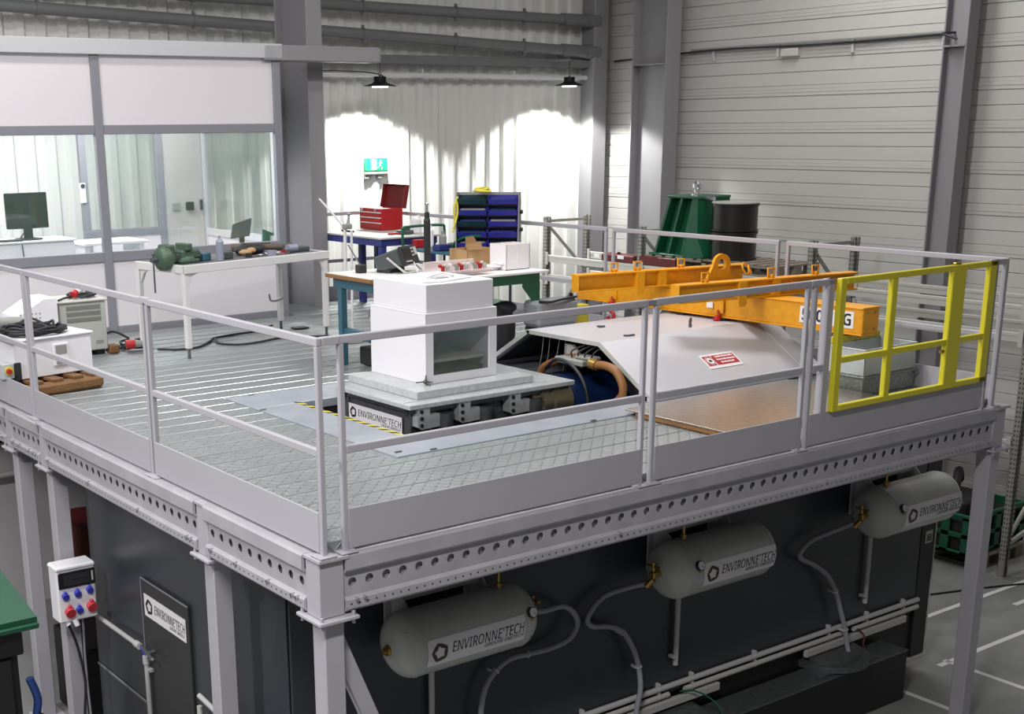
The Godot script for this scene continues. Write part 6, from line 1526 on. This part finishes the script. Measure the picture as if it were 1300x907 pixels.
func upright_frame(label: String, z: float, x0: float, x1: float, top: float) -> void:
	var t := thing("rack_frame", label, "rack upright", V(x0, -H, z), "pallet rack frames along the right wall")
	for x in [x0, x1]:
		var m := mb().span(V(x - 0.045, -H, z - 0.035), V(x + 0.045, top, z - 0.031)).span(V(x - 0.045, -H, z - 0.035), V(x - 0.041, top, z + 0.035)).span(V(x + 0.041, -H, z - 0.035), V(x + 0.045, top, z + 0.035)).span(V(x - 0.045, -H, z + 0.031), V(x - 0.018, top, z + 0.035)).span(V(x + 0.018, -H, z + 0.031), V(x + 0.045, top, z + 0.035))
		var p := part("post", m, "rack_grey", t)
		var holes := mb()
		var y := -H + 0.2
		while y < top:
			for s in [-0.032, 0.032]: holes.span(V(x + s - 0.007, y, z + 0.034), V(x + s + 0.007, y + 0.02, z + 0.037))
			for s in [-0.016, 0.016]: holes.span(V(x - 0.047, y, z + s - 0.006), V(x - 0.044, y + 0.02, z + s + 0.006))
			y += 0.05
		part("punched_slots", holes, "soft_black", p, "", "stuff")
		part("foot_plate", mb().span(V(x - 0.07, -H, z - 0.06), V(x + 0.07, -H + 0.008, z + 0.06)), "rack_grey", t)
	part("cross_bar", mb().bar(V(x0, top - 0.06, z), V(x1, top - 0.06, z), 0.03, 0.04), "rack_grey", t)
	part("cross_bar", mb().bar(V(x0, -H + 0.35, z), V(x1, -H + 0.55, z), 0.03, 0.04), "rack_beam", t)
	var yy := top - 0.10
	var s := false
	while yy > -H + 1.1:
		part("brace", mb().bar(V(x0 if not s else x1, yy, z), V(x1 if not s else x0, yy - 0.72, z), 0.03, 0.035), "rack_grey", t)
		yy -= 0.74; s = not s
	part("brace", mb().bar(V(x0, -H + 0.38, z), V(x1, -H + 1.25, z), 0.03, 0.035), "rack_beam", t)


func racks() -> void:
	var x0 := 9.55; var x1 := 10.33
	var fl := -H
	upright_frame("tall perforated rack upright nearest the viewer at the right edge", -1.86, x0, x1, 0.62)
	upright_frame("perforated rack frame behind the yellow gate's left end", -4.62, x0, x1, 0.735)
	upright_frame("perforated rack frame beside the green stand", -7.42, x0, x1, 0.75)
	upright_frame("perforated rack frame farthest back, near the bins", -9.35, x0, x1, 0.79)
	var n := 0
	for q in [[0.20, "upper"], [-0.08, "lower"], [-1.2, "lowest"]]:
		for b in [[-1.90, -4.58], [-4.66, -7.38], [-7.46, -9.31]]:
			for x in [x0 - 0.02, x1 + 0.02]:
				var names := {-1.90: "nearest", -4.66: "middle", -7.46: "farthest"}
				if q[0] < -1.0 and (x > 10 or b[0] < -5.0): continue
				var t := thing("rack_beam", "%s %s pallet rack beam of the %s bay" % [q[1], "front" if x < 10 else "rear", names[b[0]]], "rack beam", V(x, q[0], (b[0] + b[1]) / 2), "pallet rack beams")
				part("beam", mb().span(V(x - 0.02, q[0] - 0.05, b[1]), V(x + 0.02, q[0] + 0.05, b[0]), 0.003).span(V(x - 0.026, q[0] + 0.012, b[1]), V(x + 0.026, q[0] + 0.048, b[0]), 0.003), "rack_beam", t)
				part("end_plate", mb().span(V(x - 0.045, q[0] - 0.09, b[1] - 0.002), V(x - 0.03, q[0] + 0.09, b[1] + 0.05)).span(V(x - 0.045, q[0] - 0.09, b[0] - 0.05), V(x - 0.03, q[0] + 0.09, b[0] + 0.002)), "rack_beam", t)
				n += 1
	# pallets on the rack's upper level
	pallet("wooden pallet under the dark brown drums on the rack's upper level", V(9.95, 0.25, -5.75))
	pallet("wooden pallet under the green stand on the rack's upper level", V(9.95, 0.25, -6.75))
	var gs := thing("machine_stand", "dark green ribbed cast stand with silver fitting on the rack's upper level", "machine stand", V(9.9, 0.395, -6.85))
	part("foot", mb().span(V(9.56, 0.395, -7.30), V(10.25, 0.42, -6.36), 0.006), "green", gs)
	part("body", mb().prism([Vector2(-7.16, 0.42), Vector2(-6.40, 0.42), Vector2(-6.52, 0.58), Vector2(-6.55, 1.14), Vector2(-6.95, 1.14)], V(9.72, 0, 0), V(0, 0, 1), V(0, 1, 0), V(0.44, 0, 0)), "green_dark", gs)
	for k in 3:
		var zz := 0.20 * k
		part("rib", mb().prism([Vector2(-7.24 + zz * 1.2, 0.42), Vector2(-7.205 + zz * 1.2, 0.42), Vector2(-6.955 + zz, 1.14), Vector2(-6.99 + zz, 1.14)], V(9.60, 0, 0), V(0, 0, 1), V(0, 1, 0), V(0.60, 0, 0)), "green", gs)
	part("side_web", mb().prism([Vector2(-6.56, 1.14), Vector2(-6.50, 1.14), Vector2(-6.48, 0.65), Vector2(-6.36, 0.42), Vector2(-6.72, 0.42)], V(9.60, 0, 0), V(0, 0, 1), V(0, 1, 0), V(0.60, 0, 0)), "green", gs)
	part("cap", mb().span(V(9.58, 1.14, -7.02), V(10.2, 1.17, -6.48), 0.006), "green", gs)
	part("fitting", mb().lathe(V(9.75, 1.17, -6.66), V(0, 1, 0), [Vector2(0, 0), Vector2(0.07, 0.0), Vector2(0.07, 0.03), Vector2(0.035, 0.04), Vector2(0.035, 0.08), Vector2(0.055, 0.10), Vector2(0.055, 0.15), Vector2(0.03, 0.18), Vector2(0, 0.185)], 18).cyl(V(9.75, 1.14, -6.5), V(9.75, 1.14, -6.36), 0.03, -1.0, 12), "bright_steel", gs)
	var i := 0
	for q in [[0.395, "lower"], [0.745, "upper"]]:
		var d := thing("drum", "%s dark brown glossy drum stacked beside the green stand" % q[1], "drum", V(9.85, q[0], -6.08), "dark drums beside the green stand")
		part("shell", mb().lathe(V(9.88, q[0], -6.12), V(0, 1, 0), [Vector2(0, 0), Vector2(0.29, 0.0), Vector2(0.30, 0.012), Vector2(0.30, 0.03), Vector2(0.285, 0.035), Vector2(0.285, 0.315), Vector2(0.30, 0.32), Vector2(0.30, 0.345), Vector2(0.285, 0.348), Vector2(0.0, 0.348)], 36), "drum_brown", d)
		if i == 1: part("lid", mb().cyl(V(9.88, 1.095, -6.12), V(9.88, 1.11, -6.12), 0.295, -1.0, 36), "cabinet_grey", d, "pale flat lid")
		i += 1
	var rm := thing("motor_block", "dark red machine block with white labels on the rack beam left of the green stand", "machine", V(9.6, 0.255, -7.9))
	part("body", mb().span(V(9.50, 0.255, -8.15), V(9.75, 0.35, -7.52), 0.01).cyl(V(9.6, 0.33, -8.1), V(9.6, 0.33, -7.9), 0.05, -1.0, 14).span(V(9.50, 0.255, -7.42), V(9.75, 0.37, -6.75), 0.01), "deep_red", rm)
	part("label_plate", mb().span(V(9.494, 0.30, -7.82), V(9.50, 0.345, -7.70)).span(V(9.494, 0.29, -8.28), V(9.50, 0.34, -8.18)), "white_card", rm)
	# the floor level: a green crate on a pallet
	pallet("wooden pallet on the hall floor under the green crate", V(10.0, fl, -2.75), 0.0)
	var cr := thing("crate", "bright green plastic crate with slots on a floor pallet behind the right column", "crate", V(10.0, fl + 0.145, -2.75))
	var cm := mb()
	var c0 := V(9.42, fl + 0.146, -3.3); var c1 := V(10.5, fl + 0.60, -2.2)
	cm.span(c0, V(c1.x, c0.y + 0.03, c1.z), 0.004)
	for k in 5:
		cm.span(V(c0.x, c0.y, c0.z + 0.25 * k), V(c0.x + 0.03, c1.y, c0.z + 0.25 * k + 0.10), 0.004)
		cm.span(V(c0.x + 0.245 * k, c0.y, c1.z - 0.03), V(c0.x + 0.245 * k + 0.10, c1.y, c1.z), 0.004)
	for y in [c0.y, c0.y + 0.20, c1.y - 0.05]:
		cm.span(V(c0.x, y, c0.z), V(c0.x + 0.028, y + 0.05, c1.z), 0.003).span(V(c0.x, y, c1.z - 0.028), V(c1.x, y + 0.05, c1.z), 0.003)
	cm.span(V(c0.x - 0.012, c1.y - 0.02, c0.z), V(c0.x + 0.03, c1.y + 0.012, c1.z), 0.003).span(V(c0.x, c1.y - 0.02, c1.z - 0.03), V(c1.x, c1.y + 0.012, c1.z + 0.012), 0.003)
	cm.span(V(c1.x - 0.03, c0.y, c0.z), V(c1.x, c1.y, c1.z)).span(V(c0.x, c0.y, c0.z), V(c1.x, c1.y, c0.z + 0.03))
	part("body", cm, "green", cr)
	part("liner", mb().span(c0 + V(0.05, 0.04, 0.05), c1 - V(0.05, 0.08, 0.05)), "soft_black", cr)
	tagged("scrap", mb().tube([V(9.7, fl + 0.72, -2.6), V(9.9, fl + 0.95, -2.7), V(10.1, fl + 0.80, -2.8)], 0.05, 8).span(V(9.6, fl + 0.525, -2.9), V(10.2, fl + 0.70, -2.4), 0.03), "soft_black", "dark machine parts lying in the green crate", "machine part", V(9.9, fl + 0.53, -2.7))
	var pb := thing("panel_stack", "brown and white boards stacked on the rack's lower level behind the gate", "boards", V(9.9, -1.15, -3.3))
	part("board", mb().span(V(9.52, -1.15, -3.6), V(10.2, -1.05, -2.5), 0.01), "cardboard", pb)
	part("board", mb().span(V(9.55, -1.05, -3.5), V(10.2, -0.95, -2.6), 0.01), "skid_wood", pb)
	tagged("panel", mb().span(V(6.6, -2.6, -4.6), V(9.2, -0.55, -4.5), 0.01).span(V(6.6, -0.58, -4.6), V(9.2, -0.55, -4.48), 0.004), "chamber_frame", "dark upright panel standing beyond the right column", "panel", V(7.9, -2.65, -4.55))
	tagged("floor_cable", mb().tube([V(6.9, fl + 0.01, -1.98), V(7.9, fl + 0.01, -2.1), V(8.8, fl + 0.01, -1.86), V(9.6, fl + 0.01, -1.55), V(10.4, fl + 0.01, -1.2)], 0.010, 6), "soft_black", "thin black cable lying across the floor before the rack's foot", "cable", V(8.5, fl, -1.9))


func pallet(label: String, at: Vector3, turn := 0.0) -> void:
	var t := thing("pallet", label, "pallet", at, "wooden pallets", true, turn)
	for k in 7: part("board", mb().span(V(-0.40, 0.122, -0.6 + 0.183 * k), V(0.40, 0.144, -0.6 + 0.183 * k + 0.12), 0.003), "pallet_wood", t)
	for s in [-0.40, -0.07, 0.26]: part("bearer", mb().span(V(s, 0.10, -0.6), V(s + 0.14, 0.122, 0.618), 0.003), "pallet_wood", t)
	for s in [-0.40, -0.07, 0.26]:
		for z in [-0.6, -0.06, 0.478]: part("block", mb().span(V(s, 0.022, z), V(s + 0.14, 0.10, z + 0.14), 0.004), "pallet_wood", t)
		part("runner", mb().span(V(s, 0.0, -0.6), V(s + 0.14, 0.022, 0.618), 0.003), "pallet_wood", t)
